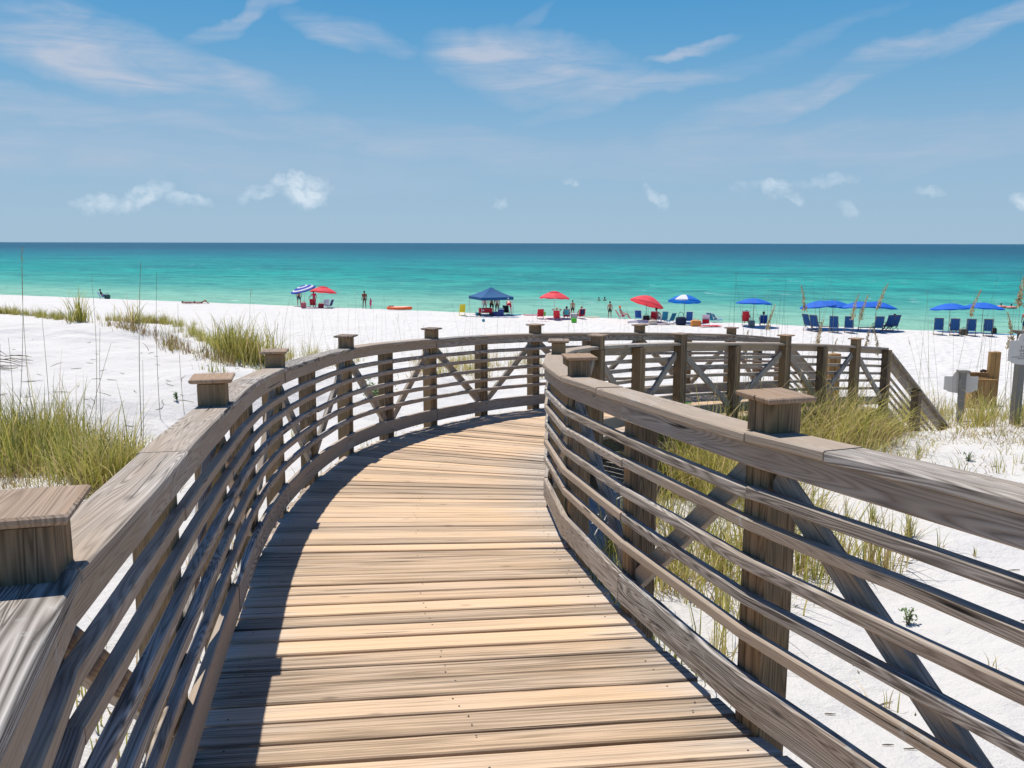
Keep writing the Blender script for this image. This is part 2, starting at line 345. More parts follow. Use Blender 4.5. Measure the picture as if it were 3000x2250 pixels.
def build_water():
    me = bpy.data.meshes.new('sea'); B = 40000
    V = [(-B,20,0),(B,20,0),(B,B,0),(-B,B,0)]; me.from_pydata(V, [], [(0,1,2,3)])
    o = bpy.data.objects.new('sea_water', me); C.objects.link(o); tag(o, kind='structure')
    t = NT('sea_water'); geo = t.N.new('ShaderNodeNewGeometry'); pos = geo.outputs['Position']
    sp = t.N.new('ShaderNodeSeparateXYZ'); t.L.new(pos, sp.inputs[0]); x, y = sp.outputs[0], sp.outputs[1]
    q = t.math('ADD', t.math('MULTIPLY', t.math('ADD', x, 64), .4254), t.math('MULTIPLY', t.math('SUBTRACT', y, 108), .905))
    al = t.mapv(pos, (1,1,1), rot=(0,0,R(25.2)))
    wob = t.noise(t.mapv(al, (.012,.03,1)), 1, 3, .5)
    qq = t.math('ADD', q, t.math('MULTIPLY', t.math('SUBTRACT', wob, .5), t.math('ADD', 14, t.math('MULTIPLY', q, .55))))
    lg = t.math('DIVIDE', t.math('LOGARITHM', t.math('MAXIMUM', t.math('ADD', qq, 2), 1.0), 10.0), 3.6)
    c = t.ramp(lg, [(.0,(.48,.60,.42)),(.28,(.33,.58,.40)),(.40,(.27,.58,.43)),(.475,(.10,.49,.375)),(.55,(.012,.42,.345)),(.63,(.004,.33,.31)),(.72,(.002,.19,.26)),(.82,(.002,.075,.16)),(1.0,(.002,.040,.11))])
    p1 = t.noise(t.mapv(al, (.012,.030,1)), 1, 9, .78, .4); p2 = t.noise(t.mapv(al, (.16,.26,1)), 1, 5, .72, .3); p3 = t.noise(t.mapv(al, (.035,.05,1), (3,8,0)), 1, 7, .8, .2)
    deep = t.math('MULTIPLY', t.math('SUBTRACT', q, 25), .02, clamp=True)
    dk = t.math('MULTIPLY', t.math('MULTIPLY', t.math('SUBTRACT', p1, .47), 6, clamp=True), t.math('MULTIPLY', deep, .72))
    c = t.mix(dk, c, (.002,.11,.16,1))
    dk3 = t.math('MULTIPLY', t.math('MULTIPLY', t.math('SUBTRACT', p3, .50), 9, clamp=True), t.math('MULTIPLY', deep, .6)); c = t.mix(dk3, c, (.002,.13,.17,1))
    br = t.math('MULTIPLY', t.math('MULTIPLY', t.math('SUBTRACT', .46, p1), 6, clamp=True), t.math('MULTIPLY', deep, .5)); c = t.mix(br, c, (.02,.42,.37,1))
    fr = t.math('MULTIPLY', t.math('SUBTRACT', q, 200), .0012, clamp=True); c = t.mix(t.math('MULTIPLY', fr, .88), c, (.002,.045,.12,1))
    dk2 = t.math('MULTIPLY', t.math('MULTIPLY', t.math('SUBTRACT', p2, .48), 8, clamp=True), t.math('ADD', .25, t.math('MULTIPLY', deep, .45)))
    c = t.mix(dk2, c, (.002,.15,.16,1))
    hl2 = t.math('MULTIPLY', t.math('MULTIPLY', t.math('SUBTRACT', .44, p2), 8, clamp=True), t.math('ADD', .15, t.math('MULTIPLY', deep, .35))); c = t.mix(hl2, c, (.06,.55,.45,1))
    # small breaking crests, and sun glints painted into the colour as white specks
    f1 = t.noise(t.mapv(al, (.35,.6,1)), 1, 4, .6, .2); f2 = t.noise(t.mapv(al, (.02,.05,1), (7,3,0)), 1, 2)
    fm = t.math('MULTIPLY', t.math('SUBTRACT', t.math('ADD', f1, t.math('MULTIPLY', f2, .45)), (.93)), 16, clamp=True)
    c = t.mix(fm, c, (.85,.9,.9,1))
    # swash line of foam at the edge
    ed = t.noise(t.mapv(al, (.2,.8,1)), 1, 4, .6)
    t.set(t.b.inputs['Base Color'], c); t.b.inputs['Roughness'].default_value = .3; t.b.inputs['IOR'].default_value = 1.33
    t.b.inputs['Specular IOR Level'].default_value = .07
    w1 = t.noise(t.mapv(al, (.22,.75,1)), 1, 6, .62, .3); w2 = t.noise(t.mapv(al, (1.1,3.2,1)), 1, 4, .6, .2)
    w3 = t.noise(t.mapv(al, (.035,.16,1)), 1, 4, .5)
    h = t.math('ADD', t.math('MULTIPLY', w3, 2.2), t.math('ADD', t.math('MULTIPLY', w1, 1.3), t.math('MULTIPLY', w2, .22)))
    t.bump(h, 1.0, 1.1)
    me.materials.append(t.m)
build_water()
# ------------------------------------------------------------------ boardwalk
RH = 1.07
LEFT = [(.22,-1.7,.42,'C'),(-.06,-.65,.46,'M'),(-.42,.42,.505,'M'),(-.78,1.47,.57,'C'),(-1.03,2.65,.64,'M'),(-1.27,3.85,.715,'C'),(-1.48,5.0,.79,'M'),(-1.62,6.15,.88,'C'),(-1.66,7.35,.96,'M'),(-1.58,8.58,1.03,'C'),
 (-1.31,9.5,1.08,'M'),(-.91,10.4,1.135,'C'),(-.33,11.3,1.19,'M'),(.37,12.05,1.24,'C'),(1.2,12.85,1.31,'M'),(2.05,13.6,1.385,'C'),(2.98,14.4,1.48,'M'),(3.9,15.2,1.58,'C'),(4.58,15.8,1.67,'M'),(5.15,16.35,1.76,'E')]
RIGHT = [(2.35,-1.2,.36,'C'),(1.98,-.25,.42,'M'),(1.6,.73,.49,'C'),(1.19,1.76,.555,'M'),(.79,2.84,.62,'C'),(.51,3.95,.69,'M'),(.31,5.17,.79,'C'),(.24,6.3,.87,'M'),(.31,7.5,.95,'C'),(.50,8.6,1.04,'M'),(.86,9.6,1.12,'C'),
 (1.45,10.5,1.20,'M'),(2.13,11.35,1.28,'C'),(3.05,12.15,1.37,'M'),(4.0,12.93,1.46,'C'),(4.8,13.6,1.55,'M'),(5.57,14.25,1.65,'C'),(6.38,14.93,1.76,'E')]
def catmull(P, sub):
    out = []; idx = []
    n = len(P)
    for i in range(n-1):
        p0 = np.array(P[max(i-1,0)][:3]); p1 = np.array(P[i][:3]); p2 = np.array(P[i+1][:3]); p3 = np.array(P[min(i+2,n-1)][:3])
        idx.append(len(out))
        for k in range(sub):
            t = k/sub
            out.append(.5*((2*p1)+(-p0+p2)*t+(2*p0-5*p1+4*p2-p3)*t*t+(-p0+3*p1-3*p2+p3)*t**3))
    idx.append(len(out)); out.append(np.array(P[-1][:3]))
    return np.array(out), idx
def path_of(P, sub, side):
    pts, idx = catmull(P, sub)
    if side == 1:
        for i in range(4):
            for k in range(sub): pts[idx[i]+k] = np.array(P[i][:3])*(1-k/sub)+np.array(P[i+1][:3])*(k/sub)
    if side == -1:      # straight boards with a kink at every post
        for i in range(len(P)-1):
            for k in range(sub): pts[idx[i]+k] = np.array(P[i][:3])*(1-k/sub)+np.array(P[i+1][:3])*(k/sub)
    xy = pts[:, :2]; z = EZ-pts[:, 2]-RH
    t = np.gradient(xy, axis=0); t /= np.linalg.norm(t, axis=1)[:, None]
    nrm = np.stack([-t[:,1], t[:,0]], 1)*side       # outward
    s = np.concatenate([[0], np.cumsum(np.linalg.norm(np.diff(xy, axis=0), axis=1))])
    return dict(xy=xy, z=z, t=t, n=nrm, s=s, idx=idx, P=P, side=side)
def board(mb, pa, o0, o1, h0, h1, cuts, jit=.004, gap=.0025, bev=.005):
    """boards following the path between cut indices; offsets o0..o1 outward, heights h0..h1 above deck"""
    for a, b in zip(cuts[:-1], cuts[1:]):
        r = random.random(); dj = random.uniform(-jit, jit); hj = random.uniform(-jit, jit)
        rows = []; us = []
        for k in range(a, b+1):
            x, y = pa['xy'][k]; nx, ny = pa['n'][k]; tx, ty = pa['t'][k]; z = pa['z'][k]
            e = gap if k == a else (-gap if k == b else 0)
            x += tx*e; y += ty*e
            w = noise.noise((x*2.1, y*2.1, h0*9))*.0035
            O0, O1, H0, H1 = o0+dj+w, o1+dj+w, h0+hj+w, h1+hj+w
            rows.append([(x+nx*O, y+ny*O, z+H) for O, H in ((O0+bev,H0),(O1-bev,H0),(O1,H0+bev),(O1,H1-bev),(O1-bev,H1),(O0+bev,H1),(O0,H1-bev),(O0,H0+bev))])
            us.append(pa['s'][k])
        W = o1-o0-2*bev; H = h1-h0-2*bev; vs = [0]
        for q in (W, bev*1.4, H, bev*1.4, W, bev*1.4, H, bev*1.4): vs.append(vs[-1]+q)
        mb.grid(rows, us, vs, r)
SL = [.861,.745,.615,.485,.356]
def make_post(pa, i, kind, root, label=None):
    k = pa['idx'][i]; x, y = pa['xy'][k]; n = Vector((*pa['n'][k],0)); t = Vector((*pa['t'][k],0)); z = pa['z'][k]
    bx, by = x+n.x*.11, y+n.y*.11
    g = tz(bx, by)-.35; rz = math.atan2(t.y, t.x)+random.uniform(-.03,.03)
    mb = MB(); lean = random.uniform(-.006,.006)
    sh_ = .030 if pa['side'] == 1 else .004
    nb = 3; wd = .142; bw = wd/nb
    top = z+(RH+.105 if kind == 'C' else 1.034)
    for b in range(nb):
        off = (b-1)*bw
        c = Vector((x,y,0))+n*.098+t*off
        tt = top-random.uniform(0,.004); lo = z+1.03 if kind == 'C' else tt; rr = random.random()
        mb.box((c.x,c.y,(lo+g)/2), (bw-.0045,.116,lo-g), rnd=rr, rz=rz, bev=.003, axis=2, rx=lean)
        if kind == 'C': cu = c-n*sh_; mb.box((cu.x,cu.y,(tt+lo)/2), (bw-.0045,.116,tt-lo), rnd=rr, rz=rz, bev=.003, axis=2)
    p = mb.build('post', M_POST, root)
    if kind == 'C':
        m = MB(); c = Vector((x,y,0))+n*(.098-sh_); h = top+.0005
        r2 = rz+random.uniform(-.05,.05); rn = random.random(); rows = []
        for s_, dz in ((.078,0),(.086,.003),(.091,.010),(.091,.017),(.086,.021)):
            rows.append([tuple(c+Vector((math.cos(r2)*a-math.sin(r2)*b, math.sin(r2)*a+math.cos(r2)*b, h+dz))) for a, b in ((s_*1.08,s_),(-s_*1.08,s_),(-s_*1.08,-s_),(s_*1.08,-s_))])
        m.grid(rows, [0,.01,.02,.03,.04], [0,.2,.4,.6,.8], rn, caps=False)
        b0 = len(m.v)
        for ring, rev in ((rows[0],True),(rows[-1],False)):
            q = ring[::-1] if rev else ring; kk = len(m.v); m.v += q; m.f.append((kk,kk+1,kk+2,kk+3)); m.r.append(rn); m.mi.append(0)
            m.uv += [(rn*37+.1,rn*37),(rn*37+.34,rn*37),(rn*37+.34,rn*37+.23),(rn*37+.1,rn*37+.23)] if not rev else [(0,0)]*4
        cp = m.build('post_cap', M_CAPW, p)
    return p
def brace(pa, i, j, root):
    a, b = pa['idx'][i], pa['idx'][j]
    def P(k, h, sh):
        x, y = pa['xy'][k]; n = pa['n'][k]; t = pa['t'][k]; return Vector((x+n[0]*.075+t[0]*sh, y+n[1]*.075+t[1]*sh, pa['z'][k]+h))
    sg = 1 if j > i else -1
    A, B = P(a, .93, .075*sg), P(b, .19, -.06*sg)
    d = B-A; mb = MB(); L = d.length; mid = (A+B)/2
    rz = math.atan2(d.y, d.x); ry = -math.atan2(d.z, math.hypot(d.x, d.y))
    mb.box(mid, (L, .036, .085), rz=rz, ry=ry, axis=0, bev=.003)
    mb.build('brace', M_RAIL, root)
def railing(name, P, sub, side, label, cat, cuts_cap, cuts_slat):
    pa = path_of(P, sub, side); x, y = pa['xy'][0]
    root = empty(name, (0,0,0), label=label, cat=cat)
    N = len(pa['xy'])-1; ix = pa['idx']
    full = lambda c: sorted(set([0]+[min(max(ix[q]+o,0),N) for q, o in c]+[N]))
    mb = MB(); board(mb, pa, -.016, .132, 1.036, 1.070, full(cuts_cap)); mb.build('cap_rail', M_RAIL, root)
    mb = MB(); board(mb, pa, .0, .038, .952, 1.0365, full([(q,0) for q in range(1,len(P)-1,2)])); mb.build('face_board', M_RAIL, root)
    for k, h in enumerate(SL):
        mb = MB(); board(mb, pa, .0, .038, h-.0215, h+.0215, full([(q,0) for q in range(1+(k*2)%3, len(P)-1, 2 if k%2 else 3)])); mb.build('slat', M_RAIL, root)
    mb = MB(); board(mb, pa, .0, .038, .07, .212, full([(q,0) for q in range(1,len(P)-1,1 if False else 2)])); mb.build('toe_board', M_RAIL, root)
    for i, p in enumerate(P):
        make_post(pa, i, p[3], root)
    for i, p in enumerate(P):
        if p[3] == 'C':
            if i > 0: brace(pa, i, i-1, root)
            if i < len(P)-1 and P[i+1][3] in 'ME': brace(pa, i, i+1, root)
    return root, pa
rootL, paL = railing('outer_railing', LEFT, 4, 1, 'long weathered grey wooden railing curving along the seaward side of the boardwalk', 'railing', [(q,0) for q in range(1,19)], None)
rootR, paR = railing('inner_railing', RIGHT, 3, -1, 'weathered grey wooden railing on the inside of the bend, nearest the dune grass', 'railing', [(q,0) for q in range(2,17,2)]+[(4,-1),(5,1),(7,0)], None)
PAIRS = [((.22,-1.7),(2.35,-1.2)),((-.06,-.65),(1.98,-.25)),((-.78,1.47),(1.22,1.68)),((-1.04,2.7),(.78,2.88)),((-1.27,3.85),(.50,4.0)),((-1.46,4.9),(.335,5.0)),((-1.62,6.15),(.24,6.08)),((-1.66,7.25),(.262,6.95)),((-1.58,8.58),(.34,7.8)),
 ((-1.31,9.5),(.54,8.75)),((-.91,10.4),(.86,9.6)),((-.33,11.3),(1.33,10.35)),((.37,12.05),(1.85,11.02)),((1.2,12.85),(2.75,11.9)),((2.05,13.6),(3.5,12.52)),((2.98,14.4),(4.3,13.18)),((3.9,15.2),(5.15,13.9)),((5.15,16.35),(6.38,14.93))]
def depth_near(P, x, y):
    d = [(math.hypot(p[0]-x, p[1]-y), p[2]) for p in P]; d.sort(); (a, za), (b, zb) = d[0], d[1]
    return za+(zb-za)*a/(a+b+1e-9)
def build_deck():
    root = empty('boardwalk', (0,0,0), label='curving deck of sun bleached tan planks running from the foreground round to the right', cat='boardwalk')
    Lp = [(*a, depth_near(LEFT, *a)) for a, b in PAIRS]; Rp = [(*b, depth_near(RIGHT, *b)) for a, b in PAIRS]
    Lc, _ = catmull(Lp, 24); Rc, _ = catmull(Rp, 24)
    mid = (Lc+Rc)/2; s = np.concatenate([[0], np.cumsum(np.linalg.norm(np.diff(mid[:, :2], axis=0), axis=1))])
    # use the longer edge so that the planks keep their width
    sL = np.concatenate([[0], np.cumsum(np.linalg.norm(np.diff(Lc[:, :2], axis=0), axis=1))])
    wS = .55*sL/sL[-1]*s[-1]+.45*s
    n = int(wS[-1]/.1485); mb = MB(); pos = 0; edges = [0]
    for i in range(n): edges.append(edges[-1]+random.uniform(.93,1.07))
    edges = np.array(edges)/edges[-1]*wS[-1]
    def at(A, q): return np.array([np.interp(q, wS, A[:, k]) for k in range(3)])
    for i in range(n):
        r = random.random(); g = random.choice([.0045,.005,.006,.0075,.010,.0055,.005])
        e0, e1 = edges[i]+g, edges[i+1]-g*.6
        a0, a1, b0, b1 = at(Lc,e0), at(Lc,e1), at(Rc,e0), at(Rc,e1)
        el, er = random.uniform(-.012,.02), random.uniform(-.012,.02)
        M = 9; rows = []; us = []; zj = random.uniform(-.003,.003); th = .036; tl = random.uniform(-.004,.004)
        Ltot = np.linalg.norm(b0[:2]-a0[:2])
        for k in range(M+1):
            t = k/M; tt = -(.045+el)/Ltot + t*(1+(.09+el+er)/Ltot)
            p0 = a0+(b0-a0)*tt; p1 = a1+(b1-a1)*tt
            w0 = noise.noise((p0[0]*3, i*7.1, 0))*.0035; w1 = noise.noise((p0[0]*3, i*7.1, 5))*.0035
            d = p1-p0; d = d/np.linalg.norm(d); cup = .0015
            Z0 = EZ-p0[2]-RH+zj+tl+noise.noise((p0[0]*2, i*3.3, 9))*.002; Z1 = EZ-p1[2]-RH+zj-tl+noise.noise((p0[0]*2, i*3.3, 9))*.002
            q0 = p0[:2]+d[:2]*w0; q1 = p1[:2]+d[:2]*w1; bv = .005
            rows.append([(q0[0],q0[1],Z0-th),(q1[0],q1[1],Z1-th),(q1[0],q1[1],Z1-bv),(q1[0]-d[0]*bv,q1[1]-d[1]*bv,Z1),((q0[0]+q1[0])/2,(q0[1]+q1[1])/2,(Z0+Z1)/2+cup),(q0[0]+d[0]*bv,q0[1]+d[1]*bv,Z0),(q0[0],q0[1],Z0-bv)])
            us.append(tt*Ltot)
        vs = [0]
        for q in (.14,th-.005,.007,.065,.065,.007,th-.005): vs.append(vs[-1]+q)
        mb.grid(rows, us, vs, r)
    mb.build('deck_planks', M_DECK, root)
    nm_ = MB()
    for i in range(n):
        for f in (.035,.5,.965):
            for g_ in (.28,.72):
                if random.random() < .45: continue
                q = edges[i]*(1-g_)+edges[i+1]*g_; a0, b0 = at(Lc,q), at(Rc,q); p = a0+(b0-a0)*(f+random.uniform(-.012,.012)); z = EZ-p[2]-RH+.0025
                ring_ = [(p[0]+.0042*math.cos(w*1.0472), p[1]+.0042*math.sin(w*1.0472)) for w in range(6)]; k0 = len(nm_.v)
                nm_.v += [(x,y,z) for x,y in ring_]; nm_.f.append(tuple(range(k0,k0+6))); nm_.uv += [(0,0)]*6; nm_.r.append(0); nm_.mi.append(0)
    nl = nm_.build('nail_heads', plain('rusty_nail', (.035,.022,.016), .7), root); nl['kind'] = 'stuff'
    # stringers below both edges and the middle
    for nm, f in (('stringer',-.0),('stringer',.5),('stringer',1.0)):
        m = MB(); rows = []; us = []; sacc = 0; pr = None
        for k in range(0, len(Lc), 3):
            p = Lc[k]+(Rc[k]-Lc[k])*f; d = Lc[min(k+1,len(Lc)-1)]-Lc[max(k-1,0)]; d = d[:2]/np.linalg.norm(d[:2]); nn = np.array([-d[1], d[0]])
            z = EZ-p[2]-RH-.038
            if pr is not None: sacc += np.linalg.norm(p[:2]-pr)
            pr = p[:2]; rows.append([(p[0]+nn[0]*a, p[1]+nn[1]*a, z+b) for a, b in ((-.02,0),(.02,0),(.02,-.19),(-.02,-.19))]); us.append(sacc)
        m.grid(rows, us, [0,.04,.23,.27,.46], random.random()); m.build(nm, M_POST, root)
    return root
DECK = build_deck()
# stairs down to the beach
def build_stairs():
    A = np.array([5.15,16.35]); B = np.array([6.38,14.93]); d = B-A; w = np.linalg.norm(d); d /= w; f = np.array([-d[1], d[0]])
    z0 = EZ-1.76-RH; n = 9; run, rise = .29, .185
    st = empty('beach_stairs', (float(B[0]),float(B[1]),0), label='wooden steps going down from the end of the boardwalk to the beach', cat='stairs')
    st.location = (0,0,0)
    mb = MB(); rz = math.atan2(d[1], d[0])
    for i in range(n):
        c = (A+B)/2+f*(run*(i+.5)+.06); z = z0-rise*(i+1)
        mb.box((c[0],c[1],z-.02), (w,.27,.038), rz=rz, axis=0)
    mb.build('treads', M_DECK, st)
    for e in (A, B):
        m = MB(); p0 = Vector((*e, z0-.16)); p1 = Vector((*(e+f*run*n), z0-.16-rise*n)); dd = p1-p0
        m.box((p0+p1)/2+Vector((*f,0))*.05, (dd.length,.04,.26), rz=math.atan2(f[1],f[0]), ry=-math.atan2(dd.z, run*n), axis=0); m.build('stringer', M_POST, st)
    for nm, e, sgn, lab in (('stair_railing', B, 1, 'sloping wooden stair handrail at the right end of the boardwalk nearest the grass'), ('stair_railing', A, -1, 'sloping wooden stair handrail on the far side of the beach steps')):
        root = empty(nm, (0,0,0), label=lab, cat='railing')
        T = Vector((*f, -rise/run)); L = run*n
        def slab(h0, h1, o0, o1, name):
            m = MB(); p0 = Vector((*(e+d*sgn*(o0+o1)/2), z0+(h0+h1)/2))+T*.1; p1 = p0+T*(L-.1); dd = p1-p0
            m.box((p0+p1)/2, (dd.length, o1-o0, (h1-h0)), rz=math.atan2(f[1],f[0]), ry=math.atan2(rise,run), axis=0); m.build(name, M_RAIL, root)
        slab(1.02,1.055,-.02,.15,'cap_rail'); slab(.86,1.02,.0,.038,'face_board')
        for h in SL[1:]: slab(h-.05,h-.015,.0,.038,'slat')
        slab(.02,.17,.0,.038,'toe_board')
        for q in (.5, 1.0):
            p = e+f*(L*q-.05)+d*sgn*.1; zt = z0-rise*n*q+1.02; g = tz(*p)-.3; m = MB(); m.box((p[0],p[1],(zt+g)/2), (.14,.14,zt-g), rz=rz); m.build('post', M_POST, root)
build_stairs()
#INSERT
# ------------------------------------------------------------------ dune vegetation
def grass_mat(name, stops, trans=.35):
    t = NT(name); at = t.N.new('ShaderNodeAttribute'); at.attribute_name = 'rnd'; at.attribute_type = 'GEOMETRY'
    c = t.ramp(at.outputs['Fac'], stops); t.set(t.b.inputs['Base Color'], c); t.b.inputs['Roughness'].default_value = .6
    t.b.inputs['Specular IOR Level'].default_value = .3
    tr = t.N.new('ShaderNodeBsdfTranslucent'); t.L.new(c, tr.inputs[0]); mx = t.N.new('ShaderNodeMixShader'); mx.inputs[0].default_value = trans
    t.L.new(t.b.outputs[0], mx.inputs[1]); t.L.new(tr.outputs[0], mx.inputs[2]); t.L.new(mx.outputs[0], t.N['Material Output'].inputs[0]); return t.m
G_GREEN = grass_mat('green_grass', [(0,(.11,.14,.03)),(.25,(.27,.285,.05)),(.5,(.49,.45,.09)),(.75,(.70,.59,.21)),(1,(.60,.43,.24))])
G_DRY = grass_mat('dry_grass', [(0,(.22,.21,.06)),(.35,(.36,.33,.10)),(.6,(.46,.36,.15)),(.85,(.36,.22,.12)),(1,(.22,.12,.07))])
G_STALK = grass_mat('oat_stalk', [(0,(.12,.09,.05)),(.5,(.26,.21,.11)),(1,(.42,.36,.18))], .1)
G_HEAD = grass_mat('oat_head', [(0,(.26,.17,.08)),(.4,(.52,.40,.20)),(.8,(.74,.60,.36)),(1,(.82,.70,.48))], .4)
G_LEAF = grass_mat('leaf_green', [(0,(.07,.13,.04)),(.5,(.17,.27,.10)),(1,(.34,.42,.22))], .3)
class Blades:
    def __init__(s): s.V = []; s.F = []; s.r = []; s.n = 0
    def add(s, base, H, W, lean, ang, rnd, droop):
        n = len(H); T = np.array([0,.2,.42,.64,.84,1.0]); K = len(T); dx, dy = np.cos(ang), np.sin(ang)
        fa = np.random.uniform(0, 6.28, n); wx, wy = np.cos(fa), np.sin(fa)
        V = np.zeros((n, K*2, 3))
        for k, t in enumerate(T):
            w = W*(1-t**1.6)*.5+.0002
            h = H*(t-droop*t**3.2); l = lean*H*(t**1.9)
            c = base+np.stack([dx*l, dy*l, h], 1)
            V[:,2*k] = c+np.stack([wx*w, wy*w, 0*w],1); V[:,2*k+1] = c-np.stack([wx*w, wy*w, 0*w],1)
        b = s.n+np.arange(n)[:,None]*(2*K)
        for k in range(K-1):
            s.F.append(np.concatenate([b+2*k, b+2*k+1, b+2*k+3, b+2*k+2],1)); s.r.append(rnd)
        s.V.append(V.reshape(-1,3)); s.n += n*2*K
    def tuft(s, x, y, n, H, spread, W=.006, lean=(.1,.6), tone=(0,1), droop=.25, wind=.07, z=None):
        n = max(3, int(n*.42)); W *= 1.5; spread *= 1.4
        a = np.random.uniform(0,6.28,n); r = np.abs(np.random.normal(0,spread*.5,n)); bx = x+np.cos(a)*r; by = y+np.sin(a)*r
        bz = (terrain(bx,by) if z is None else np.full(n,z))-.02
        ang = a+np.random.normal(0,1.1,n); lean_ = np.random.uniform(lean[0],lean[1],n)*(.4+r/max(spread,.01))
        hx = np.cos(ang)*lean_+wind*.25; hy = np.sin(ang)*lean_; ang = np.arctan2(hy,hx); lean_ = np.hypot(hx,hy)
        h = H*np.where(np.random.rand(n) < .1, np.random.uniform(1.0,1.4,n), np.random.uniform(.35,1.0,n))
        s.add(np.stack([bx,by,bz],1), h, W*np.random.uniform(.6,1.3,n), lean_, ang, np.clip(np.random.uniform(tone[0],tone[1],n)+np.random.normal(0,.15,n),0,1), np.random.uniform(0,droop,n)*1.3+.16*np.clip(lean_,0,1.2))
    def build(s, name, mat, parent=None):
        V = np.concatenate(s.V); F = np.concatenate(s.F); r = np.concatenate(s.r)
        me = bpy.data.meshes.new(name); me.vertices.add(len(V)); me.vertices.foreach_set('co', V.astype(np.float32).ravel())
        me.loops.add(len(F)*4); me.loops.foreach_set('vertex_index', F.astype(np.int32).ravel())
        me.polygons.add(len(F)); me.polygons.foreach_set('loop_start', np.arange(len(F), dtype=np.int32)*4)
        me.polygons.foreach_set('loop_total', np.full(len(F), 4, dtype=np.int32)); me.update(calc_edges=True)
        a = me.attributes.new('rnd','FLOAT','FACE'); a.data.foreach_set('value', r.astype(np.float32)); me.materials.append(mat)
        o = bpy.data.objects.new(name, me); C.objects.link(o); o.parent = parent; return o
def blocked(x, y, m=.0):
    """inside the deck footprint"""
    for pa, sg in ((paL,1),(paR,1)):
        pass
    d = np.hypot(MIDX-x, MIDY-y); k = int(np.argmin(d)); return d[k] < HALF[k]+m
_mid = [((a[0]+b[0])/2,(a[1]+b[1])/2,math.hypot(a[0]-b[0],a[1]-b[1])/2) for a,b in PAIRS]
_mc, _ = catmull(_mid, 8); MIDX, MIDY, HALF = _mc[:,0], _mc[:,1], _mc[:,2]
def scatter(bl, x0, x1, y0, y1, num, n, H, spread, W, dry=None, f=None, **k):
    for i in range(num):
        px, py = random.uniform(x0,x1), random.uniform(y0,y1)
        if f: px, py = f(random.random()); px += random.gauss(0,x0); py += random.gauss(0,y0)
        g = ground_at(px, py)
        if g is None or blocked(g.x, g.y, .12): continue
        sc = random.uniform(.6,1.15); bl.tuft(g.x, g.y, int(n*sc), H*sc, spread*sc, W, **k)
        if dry is not None and random.random() < .6: dry.tuft(g.x+.05, g.y-.03, int(n*.45), H*.45, spread*1.3, W*.8, lean=(.6,1.6), droop=.5)
def poly(pts):
    def f(t):
        t *= len(pts)-1; i = min(int(t), len(pts)-2); u = t-i
        return pts[i][0]+(pts[i+1][0]-pts[i][0])*u, pts[i][1]+(pts[i+1][1]-pts[i][1])*u
    return f
green, dry = Blades(), Blades()
# left foreground mass
scatter(green, 0, 230, 1290, 1400, 42, 130, .95, .34, .0080, dry, tone=(.1,.85), lean=(.05,.6), droop=.35)
scatter(green, 200, 400, 1330, 1440, 22, 140, .75, .30, .0080, dry, tone=(.2,.9), lean=(.1,.8), droop=.4)
scatter(green, -120, 60, 1240, 1420, 10, 130, .8, .30, .0075, dry, tone=(.1,.8))
scatter(dry, 0, 440, 1370, 1480, 60, 70, .24, .22, .005, None, lean=(.6,1.8), tone=(.3,1))
# dune ridge on the left
scatter(green, 16, 11, 0, 0, 130, 60, .95, .26, .014, dry, f=poly([(-60,918),(60,925),(150,935),(235,945)]), tone=(.15,.8))
scatter(green, 16, 10, 0, 0, 60, 50, .90, .24, .014, dry, f=poly([(320,940),(400,948),(470,950)]), tone=(.2,.9))
scatter(green, 17, 14, 0, 0, 120, 60, .95, .28, .013, dry, f=poly([(430,945),(520,955),(600,1000),(680,1035),(750,1070)]), tone=(.15,.8))
scatter(dry, 14, 10, 0, 0, 50, 45, .45, .28, .010, None, f=poly([(330,955),(460,990),(520,1030),(640,1060),(740,1090)]), tone=(.3,1))
scatter(green, 560, 800, 1060, 1110, 14, 34, .3, .2, .008, dry, tone=(.1,.6))
# behind the outer railing
scatter(green, 720, 1060, 1035, 1075, 34, 70, .85, .3, .011, dry, tone=(.3,.95))
scatter(green, 1210, 1660, 1045, 1110, 60, 80, .85, .3, .010, dry, tone=(.45,1))
scatter(green, 1900, 2250, 1040, 1100, 10, 40, .45, .25, .008, dry, tone=(.35,1))
scatter(green, 700, 1500, 1230, 1330, 14, 30, .35, .2, .006, dry, tone=(.2,.9))
for (x, y) in ((-1.95,4.2),(-2.15,5.2),(-2.1,3.1),(-2.3,6.6),(-2.2,2.3),(-1.9,8.3),(-1.5,10.3),(-1.9,1.6),(-2.4,4.6)):
    green.tuft(x, y, 70, .5, .25, .007, tone=(.25,.95)); dry.tuft(x, y, 30, .25, .3, .005, lean=(.6,1.5))
# inside the bend
for i in range(80):
    x, y = random.uniform(.75,3.4), random.uniform(4.6,10.3)
    if x < .9+max(0,y-8.5)*.9 or (y < 7 and x > 2.3-(7-y)*.5): continue
    green.tuft(x, y, 110, random.uniform(.5,.85), .26, .0072, tone=(.2,.95), lean=(.15,.8)); dry.tuft(x, y, 50, .32, .3, .005, lean=(.7,1.8))
for i in range(14):
    x, y = random.uniform(.55,1.1), random.uniform(4.2,6.8); green.tuft(x, y, 70, .5, .2, .0068, tone=(.05,.6), lean=(.15,.8))
